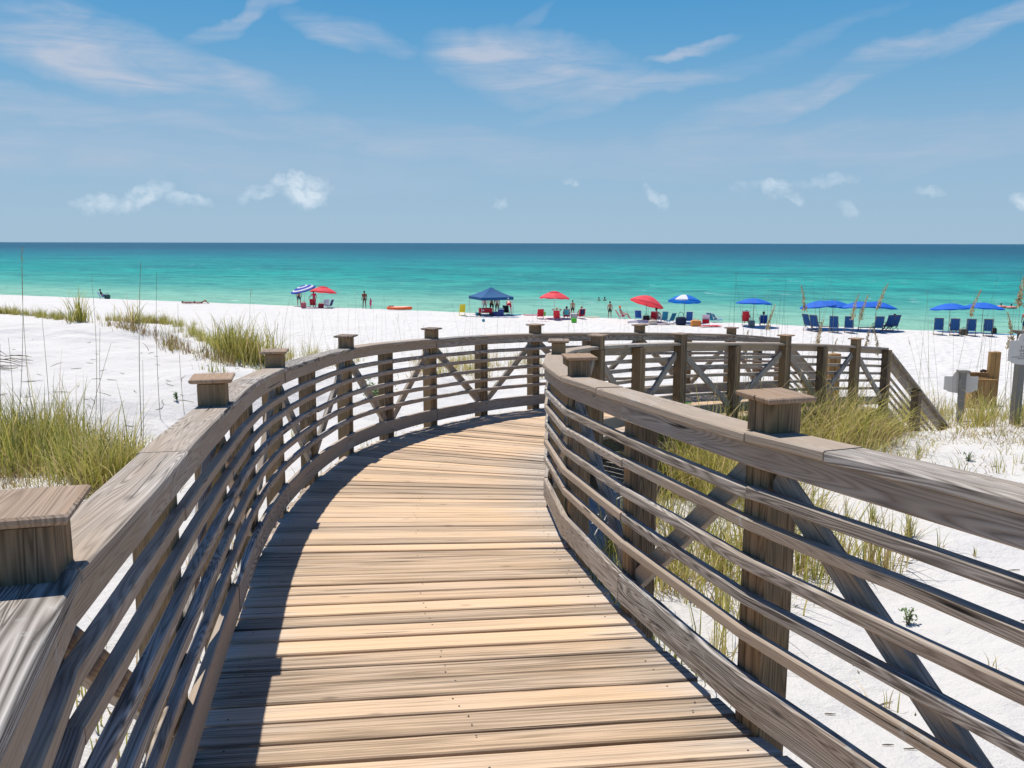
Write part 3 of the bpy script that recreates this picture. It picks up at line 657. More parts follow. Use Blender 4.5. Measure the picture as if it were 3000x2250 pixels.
# mass in front of the far inner railing
for i in range(160):
    t = random.random(); x = 1.9+t*4.2+random.gauss(0,.15); y = 11.35+(x-2.13)*.87-.30-abs(random.gauss(0,.62))-(.5 if t < .25 else 0)
    if blocked(x, y, .2): continue
    H = random.uniform(.8,1.35) if t < .82 else random.uniform(.5,.8)
    green.tuft(x, y, 120, H, .30, .0085, tone=(.3,1.0), lean=(.15,1.1), droop=.4)
    if random.random() < .9: dry.tuft(x, y, 90, .5, .40, .006, lean=(.7,1.7))
scatter(green, 2230, 2420, 1240, 1300, 12, 60, .38, .22, .007, dry, tone=(.2,.9))
# right edge
scatter(green, 2640, 3040, 1200, 1250, 50, 70, .75, .28, .009, dry, tone=(.3,1), lean=(.15,1.0))
scatter(dry, 2380, 3040, 1235, 1310, 130, 34, .20, .38, .007, None, lean=(1.0,2.8), tone=(.1,.9))
scatter(green, 2400, 3040, 1255, 1330, 26, 26, .28, .3, .007, None, lean=(.6,1.8), tone=(.4,1))
scatter(dry, 2600, 3040, 1300, 1420, 30, 22, .2, .3, .005, None, lean=(.7,2.2), tone=(.1,.9))
scatter(green, 2580, 3020, 1330, 1400, 14, 30, .34, .16, .006, dry, tone=(.1,.8))
tag(green.build('dune_grass', G_GREEN), kind='stuff', cat='grass', label='green and yellow dune grass growing thickly beside the boardwalk')
tag(dry.build('dry_grass', G_DRY), kind='stuff', cat='grass', label='dry brown grass litter lying flat between the dune clumps')
# separate small tufts in the open sand on the right
TUFTS = [(2590,1345,.36,40,'upright green grass tuft on bare sand just behind the near right post'),(2690,1350,.42,46,'tall single green tuft standing alone on the white sand slope'),(2560,1530,.34,60,'grass tuft left of a bushier one below the near handrail'),
 (2665,1570,.40,110,'bushy green and brown tuft under the near handrail, the largest there'),(2752,1600,.25,16,'thin upright sprig of grass right of the bushy tuft'),(2510,1618,.18,16,'short spray of grass blades between the two upper slats'),
 (2416,1735,.22,18,'small drooping tuft with brown litter seen between the lower slats'),(2855,1635,.15,10,'tiny leaning sprig on the sand at the right'),(2130,1500,.42,50,'green tuft beside the near right post on its left side'),
 (2600,2080,.25,12,'faint thin tuft low on the sand beneath the slats'),(2905,1960,.18,10,'pale dry sprig at the right edge of the sand')]
for i, (px, py, H, n, lab) in enumerate(TUFTS):
    g = ground_at(px, py); b = Blades(); 
    b.tuft(0, 0, n, H, .045, .0055, tone=(.1,.85), lean=(.15,.6), z=.02); b.tuft(0,0,n//2,H*.45,.06,.004,lean=(.7,1.6),tone=(.75,1),z=.02)
    o = b.build('grass_tuft', G_GREEN); o.location = g; tag(o, lab, 'grass tuft', 'single grass tufts on the open sand')
# sea oats
def oat(base, tip, head=0, label='', group=None, seed=0, thick=.0035, droop=0.0):
    """base, tip world points; head 0 none, 1 thin dark, 2 full golden"""
    rs = random.Random(seed); base = Vector(base); tip = Vector(tip); mid = (base+tip)/2+Vector((rs.uniform(-.05,.05)*(tip-base).length,0,0))
    root = empty('sea_oat', base); pts = []
    n = 8
    for k in range(n+1):
        t = k/n; p = base*(1-t)**2+mid*2*t*(1-t)+tip*t*t; pts.append(p-base)
    rn = rs.random(); mb = MB(); mb.tube(pts, [thick*(1-.55*k/n) for k in range(n+1)], 5, rn); mb.build('stalk', G_STALK, root)
    if head:
        m = MB(); L = (tip-base).length; d = (pts[-1]-pts[-2]).normalized(); hl = (.60 if head == 2 else .18)*min(1,L/1.2)
        cnt = 130 if head == 2 else 20
        side = Vector((rs.choice([-1,1,1,1]),0,0))
        for q in range(cnt):
            t = q/cnt; p = pts[-1]-d*hl*(1-t)*1.0+Vector((0,0,-.02))+side*.16*hl*t*t
            sz = (.030 if head == 2 else .012)*(1.25-.7*t)*rs.uniform(.7,1.2); o = Vector((rs.gauss(0,1),rs.gauss(0,1),-abs(rs.gauss(0,.7)))).normalized()
            c = p+o*(.070 if head == 2 else .010)*(1.2-t)*rs.uniform(.2,1); a = Vector((rs.gauss(0,.4),rs.gauss(0,.4),1)).normalized()
            b = a.cross(o).normalized()
            m.quad(c-a*sz, c+b*sz*.45, c+a*sz, c-b*sz*.45, rnd=rs.random() if head == 2 else rs.random()*.45)
            m.tri(c-a*sz*.9, c+o*sz*.45, c+a*sz*.9, rnd=rs.random() if head == 2 else rs.random()*.4)
        m.build('seed_head', G_HEAD, root, fixn=False)
    return tag(root, label, 'sea oat', group)
def oat_px(bx, by, tx, ty, **k):
    g = ground_at(bx, by); a, s = ray(tx, ty); return oat(g-Vector((0,0,.03)), (a*g.y, g.y+random.uniform(-.1,.1), EZ-s*g.y), **k)
for i, (a, lab) in enumerate([((50,1290,49,721),'tall oat stalk with pale tip at the far left edge, reaching above the horizon line'),((106,1290,69,784),'long dark oat stalk second from the left edge'),((276,1300,257,811),'tall stalk rising above the left grass mass toward the seated person'),
   ((418,1313,415,770),'thick dark double stalk left of the railing, tallest against the sand'),((470,1230,460,797),'faint thin stalk right of the thick dark one'),((151,1300,127,933),'curved stalk ending halfway up the left dune'),
   ((40,1270,20,992),'short stalk near the left edge ending below the ridge'),((298,1290,285,965),'stalk leaning beside the tall one over the left grass'),((540,1213,518,892),'thin stalk standing on bare sand left of the second post cap'),
   ((650,1150,646,970),'short thin stalk just left of the third post cap'),((420,1318,409,1060),'short broken stalk beside the thick dark one'),((236,1320,320,1010),'stalk leaning to the right across the left dune'),((2,1290,0,1010),'stalk cut by the left edge of the view')]):
    oat_px(*a, head=1 if i in (0,) else 0, label=lab, group='tall oat stalks left of the boardwalk', seed=i, thick=.0062 if i == 3 else .0045)
_cnt = {}
def oat_label(kind, px, h, ln, marks):
    k = min(range(len(marks)-1), key=lambda q: 0 if marks[q][0] <= px < marks[q+1][0] else 1)
    tall = 'tall' if h > 1.25 else 'medium' if h > .95 else 'short'; lean = 'leaning left' if ln < -.06 else 'leaning right' if ln > .06 else 'upright'
    key = '%s %s oat stalk %s, %s' % (tall, kind, lean, marks[k][1]); return key
M1 = [(0,'left of the third post cap'),(845,'between the third and fourth post caps'),(1010,'behind the fourth post cap of the outer railing'),(1140,'between the fourth and fifth post caps'),(1264,'right of the fifth cap below the canopy tent'),(1440,'near the sixth cap left of the red chairs'),(1600,'below the vented red umbrella'),(1780,'below the large red umbrella'),(2100,'')]
M2 = [(0,'before the large tilted red umbrella'),(2090,'left of the lone blue umbrella'),(2180,'before the lone blue umbrella'),(2290,'between the lone and the middle blue umbrellas'),(2390,'before the left middle umbrellas'),(2480,'before the right middle umbrellas'),(2560,'above the end of the stair railing'),(2700,'before the left of the last two umbrellas'),(2800,'above the brown bin'),(2900,'beside the grey notice board'),(3100,'')]
for i in range(70):
    px = random.uniform(700,1980) if i > 25 else random.uniform(780,1180); py = random.uniform(1020,1070); g = ground_at(px, py)
    if g is None or blocked(g.x, g.y, .2): continue
    h = random.uniform(.75,1.5)*g.y/19*(1.15 if px > 1300 else 1); ln = random.gauss(0,.11)
    hd = 1 if random.random() < (.6 if px < 1300 else .15) else 0
    oat(g, g+Vector((ln*h,0,h)), head=hd, label=oat_label('brown headed' if hd else 'bare', px, h, ln, M1), group='sea oats with brown heads behind the outer railing' if hd else 'bare oat stalks behind the outer railing', seed=100+i, thick=.0042)
HEADS = [((2340,1215,2362,832),2,'golden oat head over the left blue beach umbrella of the middle four'),((2480,1225,2502,856),2,'golden oat head left of its taller neighbour before the middle umbrellas'),((2440,1230,2536,858),2,'golden head between two others, leaning right before the middle umbrellas'),
 ((2520,1235,2595,825),2,'largest golden oat head leaning right over the middle umbrellas'),((2225,1190,2262,888),2,'small golden head between the single blue umbrella and the middle four'),((2780,1230,2862,842),2,'golden oat head before the right pair of umbrellas'),
 ((2975,1240,2990,782),2,'tall golden oat head at the right edge of the view'),((2186,1230,2178,962),2,'hanging golden oat head just right of a capped post of the far inner railing'),((2395,1235,2398,930),2,'low golden oat head under the left of the middle umbrellas'),
 ((2545,1235,2538,945),2,'drooping oat head between two empty blue chairs'),((2410,1230,2440,985),2,'low hanging oat head over the beach right of the far rail post'),((2930,1240,2962,905),2,'golden oat head just left of the grey notice board'),
 ((2720,1235,2665,985),1,'dark drooping oat head alone over open sand near the stair rail'),((2060,1190,2010,995),2,'golden oat head bent left over the middle rail post'),((2590,1235,2575,960),2,'small golden oat head over the stair end of the railing'),((2110,1220,2160,1090),2,'straw coloured head lying to the left before the railing')]
for i, (a, hd, lab) in enumerate(HEADS): oat_px(*a, head=hd, label=lab, group='sea oats with seed heads on the right', seed=300+i, thick=.0042)
for i in range(64):
    px = random.choice([random.uniform(2020,2620), random.uniform(2100,2420), random.uniform(2680,2990)]); py = random.uniform(1190,1240); g = ground_at(px, py)
    if g is None or blocked(g.x, g.y, .2): continue
    h = random.uniform(.9,2.5)*g.y/13*.85; ln = random.gauss(0,.12)
    oat(g, g+Vector((ln*h,0,h)), head=0, label=oat_label('bare', px, h, ln, M2), group='bare oat stalks on the right', seed=500+i, thick=.0036)
# leafy plants
def leafy(name, P, rx, h, n, leaf, label, mat=G_LEAF, cat='plant'):
    root = empty(name, P); st = MB(); lf = MB(); rs = random.Random(int(P.x*100))
    for k in range(max(5,n//45)):
        a = rs.uniform(0,6.28); r = rx*rs.uniform(.2,.9); e = Vector((math.cos(a)*r, math.sin(a)*r*.8, h*rs.uniform(.5,1)))
        st.tube([(0,0,-.03), e*.5+Vector((0,0,h*.12)), e], [.006,.004,.002], 5, .3)
        for q in range(n//max(5,n//45)):
            t = rs.uniform(.25,1.05); c = e*t+Vector((rs.gauss(0,.05),rs.gauss(0,.05),rs.gauss(0,.03)))*rx*2.4; d = Vector((rs.gauss(0,1),rs.gauss(0,1),rs.uniform(.1,1.4))).normalized(); b = d.cross(Vector((0,0,1))).normalized()*leaf*.32; L = leaf*rs.uniform(.7,1.2)
            rn = rs.random(); lf.quad(c-d*L*.5, c+b, c+d*L*.5, c-b, rnd=rn)
    st.build('stem', G_STALK, root); lf.build('leaves', mat, root, fixn=False); return tag(root, label, cat)
leafy('leafy_shrub', ground_at(1092,1172), .5, .36, 700, .06, 'low grey green leafy shrub behind the outer railing slats')
leafy('seedling', ground_at(520,1180), .10, .2, 60, .045, 'small grey green seedling alone on the left dune sand')
for px, py, lab in ((700,1075,'bright green low plant at the foot of the left ridge'),(590,1035,'small leafy plant halfway down the left ridge'),(2570,1475,'tiny leafy sprig near the right sand slope tuft'),(2835,1350,'dark leafy sprig on the sand at the right'),(2660,1830,'little upright leafy seedling between the lower slats on the right')):
    leafy('small_plant', ground_at(px,py), .12, .14, 60, .03, lab)
# twigs
m = MB()
for i in range(110):
    px, py = (random.uniform(0,720), random.uniform(985,1270)) if i < 60 else (random.uniform(2150,3000), random.uniform(1320,2200))
    g = ground_at(px, py)
    if g is None or blocked(g.x, g.y, .1): continue
    a = random.uniform(0,3.14); L = random.uniform(.03,.15)*(1 if i < 60 else .4); d = Vector((math.cos(a),math.sin(a),0)); k = Vector((-d.y,d.x,0))*L*random.uniform(-.3,.3)
    p = [g-d*L+k*0, g+k, g+d*L]; p = [Vector((q.x,q.y,tz(q.x,q.y)+.008)) for q in p]; m.tube(p, [.003,.0045,.002], 4, random.random()*.4)
for i in range(14):
    g = ground_at(random.uniform(-60,70), random.uniform(1045,1095)); d = Vector((1,-.3,0)); L = random.uniform(.2,.4)
    p = [Vector((q.x,q.y,tz(q.x,q.y)+.02+random.uniform(0,.06))) for q in (g-d*L, g+Vector((0,.06,0)), g+d*L)]; m.tube(p, [.006,.009,.004], 4, random.random()*.3)
tag(m.build('twig_litter', G_STALK), kind='stuff', cat='twigs', label='dark twigs and stems scattered over the white sand')
# ------------------------------------------------------------------ people
SKIN = {k: plain('skin_'+k, c, .5, weave=.05) for k, c in dict(tan=(.42,.22,.13), pink=(.62,.36,.27), dark=(.17,.085,.05), brown=(.30,.15,.085)).items()}
HAIR = {k: plain('hair_'+k, c, .7) for k, c in dict(black=(.015,.012,.012), brown=(.06,.03,.018), orange=(.85,.16,.03), grey=(.3,.3,.3), blond=(.4,.26,.1)).items()}
def skinned(name, V, E, Rr, mat, parent, sub=1):
    me = bpy.data.meshes.new(name); me.from_pydata([tuple(v) for v in V], E, []); o = bpy.data.objects.new(name, me); C.objects.link(o)
    o.modifiers.new('Skin','SKIN').use_smooth_shade = True
    sv = me.skin_vertices[0].data
    for i, r in enumerate(Rr): sv[i].radius = (r, r) if not isinstance(r, tuple) else r
    sv[0].use_root = True
    sb = o.modifiers.new('Sub','SUBSURF'); sb.levels = sub; sb.render_levels = sub
    dg = bpy.context.evaluated_depsgraph_get(); m2 = bpy.data.meshes.new_from_object(o.evaluated_get(dg)); m2.materials.clear(); m2.materials.append(mat)
    m2.polygons.foreach_set('use_smooth', [True]*len(m2.polygons)); o.modifiers.clear(); o.data = m2; m2.name = name; bpy.data.meshes.remove(me); o.parent = parent; return o
POSE = {  # joints for a 1.75 m person facing +Y: pelvis chest neck head | (shoulder elbow wrist hand) x2 | (hip knee ankle toe) x2
 'stand': dict(pel=(0,0,.94), ch=(0,.01,1.32), nk=(0,.02,1.50), hd=(0,.04,1.63), L=[(-.19,0,1.42),(-.235,-.01,1.14),(-.245,.06,.90),(-.24,.10,.80)], R=[(.19,0,1.42),(.235,-.01,1.14),(.25,.07,.90),(.25,.11,.80)],
   l=[(-.10,0,.90),(-.12,.03,.50),(-.13,0,.08),(-.15,.16,.03)], r=[(.10,0,.90),(.13,.05,.50),(.15,.02,.08),(.18,.18,.03)]),
 'reach': dict(pel=(0,0,.94), ch=(-.03,.03,1.32), nk=(-.04,.05,1.50), hd=(-.05,.08,1.63), L=[(-.21,.02,1.40),(-.40,.06,1.18),(-.55,.14,.98),(-.60,.17,.90)], R=[(.16,.02,1.42),(.26,.0,1.15),(.32,.12,.95),(.34,.17,.87)],
   l=[(-.10,0,.90),(-.11,.05,.50),(-.11,0,.08),(-.12,.16,.03)], r=[(.10,0,.90),(.12,.0,.50),(.13,-.08,.08),(.15,.08,.03)]),
 'bend': dict(pel=(0,-.05,.92), ch=(0,.32,1.12), nk=(0,.48,1.14), hd=(0,.60,1.10), L=[(-.18,.40,1.10),(-.20,.48,.85),(-.15,.55,.62),(-.14,.58,.53)], R=[(.18,.40,1.10),(.20,.48,.85),(.15,.55,.62),(.14,.58,.53)],
   l=[(-.12,-.03,.88),(-.17,.02,.48),(-.19,-.02,.08),(-.20,.14,.03)], r=[(.12,-.03,.88),(.17,.02,.48),(.19,-.02,.08),(.20,.14,.03)]),
 'sit': dict(pel=(0,0,.32), ch=(0,-.16,.68), nk=(0,-.20,.86), hd=(0,-.19,.99), L=[(-.20,-.16,.78),(-.30,-.02,.55),(-.27,.2,.50),(-.26,.28,.50)], R=[(.20,-.16,.78),(.30,-.02,.55),(.27,.2,.50),(.26,.28,.50)],
   l=[(-.10,.05,.32),(-.13,.46,.46),(-.14,.62,.08),(-.15,.76,.03)], r=[(.10,.05,.32),(.13,.46,.46),(.15,.66,.08),(.17,.80,.03)]),
 'sitarms': dict(pel=(0,0,.32), ch=(0,-.18,.68), nk=(0,-.22,.86), hd=(0,-.22,.99), L=[(-.20,-.18,.80),(-.42,-.18,.98),(-.20,-.28,1.00),(-.12,-.30,.99)], R=[(.20,-.18,.80),(.42,-.18,.98),(.20,-.28,1.00),(.12,-.30,.99)],
   l=[(-.10,.05,.32),(-.13,.46,.46),(-.14,.62,.08),(-.15,.76,.03)], r=[(.10,.05,.32),(.13,.46,.46),(.15,.66,.08),(.17,.80,.03)]),
 'lie': dict(pel=(0,0,.12), ch=(0,-.38,.13), nk=(0,-.55,.14), hd=(0,-.68,.16), L=[(-.19,-.48,.11),(-.32,-.30,.08),(-.30,-.05,.08),(-.29,.04,.07)], R=[(.19,-.48,.11),(.32,-.30,.08),(.30,-.05,.08),(.29,.04,.07)],
   l=[(-.10,.04,.12),(-.12,.36,.40),(-.12,.60,.07),(-.13,.74,.05)], r=[(.10,.04,.12),(.12,.40,.30),(.12,.72,.07),(.13,.86,.05)]),
 'lieflat': dict(pel=(0,0,.12), ch=(0,-.38,.13), nk=(0,-.55,.14), hd=(0,-.68,.16), L=[(-.19,-.48,.11),(-.30,-.62,.08),(-.14,-.80,.08),(-.08,-.84,.07)], R=[(.19,-.48,.11),(.30,-.62,.08),(.14,-.80,.08),(.08,-.84,.07)],
   l=[(-.10,.04,.12),(-.12,.46,.10),(-.12,.86,.08),(-.13,1.0,.05)], r=[(.10,.04,.12),(.12,.46,.10),(.12,.86,.08),(.13,1.0,.05)]),
}
def person(P, rz, pose, skin, label, top=None, shorts=None, hair='brown', hat=None, scale=1.0, hip_only=False, group=None):
    if pose.startswith('sit'): rz -= math.atan2(P.x, P.y)
    J = POSE[pose]; root = empty('person', P, rz); root.scale = (scale,)*3; V = [Vector(J[k]) for k in ('pel','ch','nk','hd')]
    waist = (V[0]+V[1])/2; top_h = V[3]+(V[3]-V[2])*.75
    V = [V[0], waist, V[1], V[2], V[3], top_h]; Rr = [(.135,.105),(.12,.09),(.145,.105),.052,.088,.055]; E = [(0,1),(1,2),(2,3),(3,4),(4,5)]
    for key in 'LR':
        b = len(V); a = [Vector(q) for q in J[key]]; up = Vector(J['nk'])*.45+Vector(J['ch'])*.55
        V += a; Rr += [.062,.043,.03,.036]; E += [(2,b),(b,b+1),(b+1,b+2),(b+2,b+3)]
    for key in 'lr':
        b = len(V); a = [Vector(q) for q in J[key]]; V += a; Rr += [.088,.058,.038,.036]; E += [(0,b),(b,b+1),(b+1,b+2),(b+2,b+3)]
    body = skinned('body', V, E, Rr, SKIN[skin], root)
    if shorts:
        W_ = [Vector(J['pel'])+(waist-Vector(J['pel']))*.55, Vector(J['pel'])]; R_ = [(.128,.108),(.155,.128)]; E_ = [(0,1)]
        for key in 'lr':
            h, k = Vector(J[key][0]), Vector(J[key][1]); b = len(W_); W_ += [h, h+(k-h)*(.25 if hip_only else .75)]; R_ += [.105,.095 if not hip_only else .09]; E_ += [(1,b),(b,b+1)]
        skinned('shorts', W_, E_, R_, shorts, root)
    if top:
        W_ = [Vector(J['pel'])+(waist-Vector(J['pel']))*.2, waist, Vector(J['ch']), Vector(J['ch'])+(Vector(J['nk'])-Vector(J['ch']))*.6]; R_ = [(.15,.12),(.138,.108),(.165,.122),(.09,.08)]; E_ = [(0,1),(1,2),(2,3)]
        for key in 'LR':
            s_, e_ = Vector(J[key][0]), Vector(J[key][1]); b = len(W_); W_ += [s_, s_+(e_-s_)*.55]; R_ += [.078,.062]; E_ += [(2,b),(b,b+1)]
        skinned('shirt', W_, E_, R_, top, root)
    hm = HAIR[hat or hair]; hd = Vector(J['hd']); d = (hd-Vector(J['nk'])).normalized(); back = Vector((0,-.02,0)) if pose not in ('lie','lieflat') else Vector((0,-.02,0))
    bm = bmesh.new(); bmesh.ops.create_uvsphere(bm, u_segments=14, v_segments=10, radius=1)
    for v in list(bm.verts):
        if v.co.z < -.25 and v.co.y > -.1: v.co.z = -.25
        v.co.x *= .098; v.co.y *= .108; v.co.z *= .115
    q = Vector((0,0,1)).rotation_difference(d).to_matrix()
    for v in bm.verts: v.co = q @ (v.co+Vector((0,0,.03)))+hd+back
    if hat:
        pts = []
        for k in range(20):
            a = k/20*6.283; pts.append(bm.verts.new(q @ Vector((math.cos(a)*.15, math.sin(a)*.16, .035))+hd+back))
        c2 = bm.verts.new(q @ Vector((0,0,.08))+hd+back)
        for k in range(20): bm.faces.new((pts[k], pts[(k+1)%20], c2))
    me = bpy.data.meshes.new('hat' if hat else 'hair'); bm.to_mesh(me); bm.free(); me.materials.append(hm); me.polygons.foreach_set('use_smooth', [True]*len(me.polygons))
    o = bpy.data.objects.new('hat' if hat else 'hair', me); C.objects.link(o); o.parent = root
    return tag(root, label, 'person', group)
# ------------------------------------------------------------------ beach things
RED = (.62,.02,.035); BLUE = (.006,.06,.42); NAVY = (.01,.03,.13); TEAL = (.01,.22,.36); WHITE = (.8,.8,.8)
def chair(P, rz, c, label, kind='low', stripe=None, frame=(.75,.75,.75), group=None, recline=0, scale=1):
    f = plain('chair_fabric_%d_%d_%d'%tuple(int(x*99) for x in c), c, .8); fr = plain('chair_frame_%d'%int(frame[0]*99), frame, .5)
    scale *= 1.06; rz -= math.atan2(P.x, P.y); root = empty('beach_chair', P, rz); root.scale = (scale,)*3
    if kind == 'low': sw, sh, bl, ang, sd = .52, .20, .62, R(24+recline), .46
    else: sw, sh, bl, ang, sd = .54, .34, .80, R(22+recline), .50
    by = -sd*.45; ca, sa = math.cos(ang), math.sin(ang)
    bp = lambda x, t, o=0: Vector((x, by-sa*t+ca*o, sh+ca*t+sa*o))
    # backrest: slightly sagging panel
    m = MB(); rows = []
    for k in range(7):
        t = .04+k/6*bl; sag = -.03*math.sin(k/6*math.pi)
        rows.append([tuple(bp(x, t, o+sag*(1-abs(x)/(sw*.5)))) for x, o in ((-sw*.46,.008),(0,.008),(sw*.46,.008),(sw*.46,-.008),(0,-.008),(-sw*.46,-.008))])
    m.grid(rows, [k*.1 for k in range(7)], [0,.25,.5,.51,.75,1,1.01], .5); m.build('backrest', f, root, smooth=False)
    if stripe:
        sm = plain('chair_stripe_%d_%d'%(int(stripe[0]*99), int(stripe[2]*99)), stripe, .8)
        for t in ((.30,.34) if kind == 'high' else (.34,)):
            m = MB(); m.box(bp(0,t*bl/.62,-.014), (sw*.9,.006,.022), rx=-(-ang) if False else ang, axis=0, bev=.002); m.build('stripe', sm, root)
        m = MB(); m.box(bp(0,bl*.5,-.018), (sw*1.04,.012,.19 if kind == 'high' else .12), rx=ang, axis=0, bev=.004); m.build('back_pocket', f, root)
    m = MB(); rows = []
    for k in range(5):
        y = by+k/4*sd; z = sh+.05*(k/4)-.03*math.sin(k/4*math.pi)
        rows.append([(-sw*.46,y,z),(sw*.46,y,z),(sw*.46,y,z-.014),(-sw*.46,y,z-.014)])
    m.grid(rows, [0,.1,.2,.3,.4], [0,.5,.51,1,1.01], .5); m.build('seat', f, root)
    m = MB(); r = .013 if kind == 'low' else .018
    for s_ in (-1,1):
        x = s_*sw/2
        m.tube([bp(x,-.05), bp(x,bl+.06)], r, 6); m.tube([(x,by-.02,sh-.02),(x,by+sd,sh+.05)], r, 6)
        m.tube([bp(x,bl*.42), (x,by+sd*.95,sh+.24)], r*1.3, 6)
        m.tube([(x,by+sd*.95,sh+.24),(x,by+sd*.75,0)] if kind == 'low' else [(x,by+sd*.95,sh+.24),(x,by-sd*.35,0)], r, 6)
        m.tube([(x,by-.02,sh),(x,by-.02 if kind == 'low' else by+sd*1.1,0)], r, 6)
    m.tube([bp(-sw/2,bl+.05), bp(sw/2,bl+.05)], r, 6)
    y0, y1 = (by-.02, by+sd*.75) if kind == 'low' else (by-sd*.35, by+sd*1.1)
    m.tube([(-sw/2,y0,.012),(sw/2,y0,.012)], r, 6); m.tube([(-sw/2,y1,.012),(sw/2,y1,.012)], r, 6)
    m.build('frame', fr, root)
    return tag(root, label, 'beach chair', group)
def umbrella(P, rad, H, mats, label, tilt=(0,0), rise=.34, vent=False, edge=.08, pole=(.75,.75,.72), gores=8, rings=None, group=None, base=True):
    rad *= 1.13; root = empty('beach_umbrella', P); T = Matrix.Rotation(R(tilt[0]),4,'Y') @ Matrix.Rotation(R(tilt[1]),4,'X')
    pm = plain('pole_%d'%int(pole[0]*99), pole, .4); hh = H
    m = MB(); m.tube([(0,0,-.15),(0,0,hh*.62)], .02, 8); m.tube([(0,0,hh*.62), Vector((0,0,hh*.62))+T.to_3x3() @ Vector((0,0,hh*.38))], .016, 8); m.build('pole', pm, root)
    top = Vector((0,0,hh*.62))+T.to_3x3() @ Vector((0,0,hh*.38)); Q = T.to_3x3()
    m = MB(); NR = 7; sub = 4; n = gores*sub
    def pt(k, j):
        t = k/NR; a = j/n*2*math.pi; fr = (j % sub)/sub; sag = math.sin(fr*math.pi)
        rr = rad*t*(1-.035*sag*t) ; z = -rise*(t**1.75)*rad/1.1*1.0-.05*sag*t*(1-t)*rad - (0)
        return Vector((math.cos(a)*rr, math.sin(a)*rr, z))
    for j in range(n):
        g = (j//sub)
        for k in range(NR):
            mi = (rings[k] if rings else g) % len(mats)
            a, b, c, d = [top+Q @ pt(*q) for q in ((k,j),(k,j+1 if j+1 < n else 0),(k+1,j+1 if j+1 < n else 0),(k+1,j))]
            if k == 0: m.tri(a, c, d, mi=mi)
            else: m.quad(a, b, c, d, mi=mi)
        a, b = pt(NR,j), pt(NR,(j+1)%n); mi = (rings[-1] if rings else g) % len(mats)
        fr0, fr1 = (j%sub)/sub, ((j%sub)+1)/sub
        e0 = Vector((a.x*1.01,a.y*1.01,a.z-edge*(.75+.5*math.sin(fr0*math.pi)))); e1 = Vector((b.x*1.01,b.y*1.01,b.z-edge*(.75+.5*math.sin(fr1*math.pi))))
        m.quad(top+Q@a, top+Q@b, top+Q@e1, top+Q@e0, mi=mi)
    m.build('canopy', mats, root, fixn=False)
    if vent:
        m = MB()
        for j in range(gores*2):
            a0, a1 = j/(gores*2)*2*math.pi, (j+1)/(gores*2)*2*math.pi; r_ = rad*.36
            m.tri(top+Q@Vector((0,0,.05)), top+Q@Vector((math.cos(a0)*r_,math.sin(a0)*r_,-.035)), top+Q@Vector((math.cos(a1)*r_,math.sin(a1)*r_,-.035)))
            m.quad(top+Q@Vector((math.cos(a0)*r_,math.sin(a0)*r_,-.035)), top+Q@Vector((math.cos(a1)*r_,math.sin(a1)*r_,-.035)), top+Q@Vector((math.cos(a1)*r_,math.sin(a1)*r_,-.07)), top+Q@Vector((math.cos(a0)*r_,math.sin(a0)*r_,-.07)))
        m.build('vent', mats[0], root, fixn=False)
    m = MB()
    for g in range(gores):
        a = g/gores*2*math.pi; e = pt(NR, g*sub); m.tube([top+Q@Vector((0,0,-.02)), top+Q@(pt(4,g*sub)-Vector((0,0,.015))), top+Q@(e-Vector((0,0,.01)))], .006, 4)
    m.build('ribs', pm, root); m = MB(); m.tube([top+Q@Vector((0,0,-.02)), top+Q@Vector((0,0,.07))], [.02,.012], 6); m.build('finial', pm, root)
    return tag(root, label, 'umbrella', group)
def blob_mesh(name, size, mat, parent=None, seed=0, z0=0.0, sag=.15, n=10):
    """soft rounded bag-like body"""
    bm = bmesh.new(); bmesh.ops.create_cube(bm, size=1); bmesh.ops.subdivide_edges(bm, edges=bm.edges[:], cuts=4, use_grid_fill=True)
    for v in bm.verts:
        p = v.co.copy(); r = p.length; q = p.normalized()*.62; v.co = p*.6+q*.4 if r > 0 else p
        v.co.x *= size[0]; v.co.y *= size[1]; v.co.z *= size[2]
        v.co += Vector([noise.noise(v.co*6+Vector((seed*3.1+k*9,k,0)))*sag*min(size)*.6 for k in range(3)]); v.co.z += size[2]*.5+z0
        if v.co.z < z0: v.co.z = z0
    me = bpy.data.meshes.new(name); bm.to_mesh(me); bm.free(); me.materials.append(mat); me.polygons.foreach_set('use_smooth', [True]*len(me.polygons))
    o = bpy.data.objects.new(name, me); C.objects.link(o); o.parent = parent; return o
def bag(P, size, c, label, rz=0, handle=True, name='beach_bag', tall=False):
    root = empty(name, P, rz); mt = plain('bag_%d_%d_%d'%tuple(int(x*99) for x in c), c, .8); blob_mesh('bag_body', size, mt, root, seed=P.x)
    if handle:
        m = MB(); w, h = size[0]*.3, size[2]
        for s_ in (-1,1):
            pts = [(-w, s_*size[1]*.2, h*.9)]+[(w*math.cos(math.pi-math.pi*k/6), s_*size[1]*.2, h*.95+math.sin(math.pi*k/6)*h*(.7 if tall else .35)) for k in range(7)]+[(w, s_*size[1]*.2, h*.9)]
            m.tube(pts, .012, 5)
        m.build('handles', mt, root)
    return tag(root, label, 'bag')
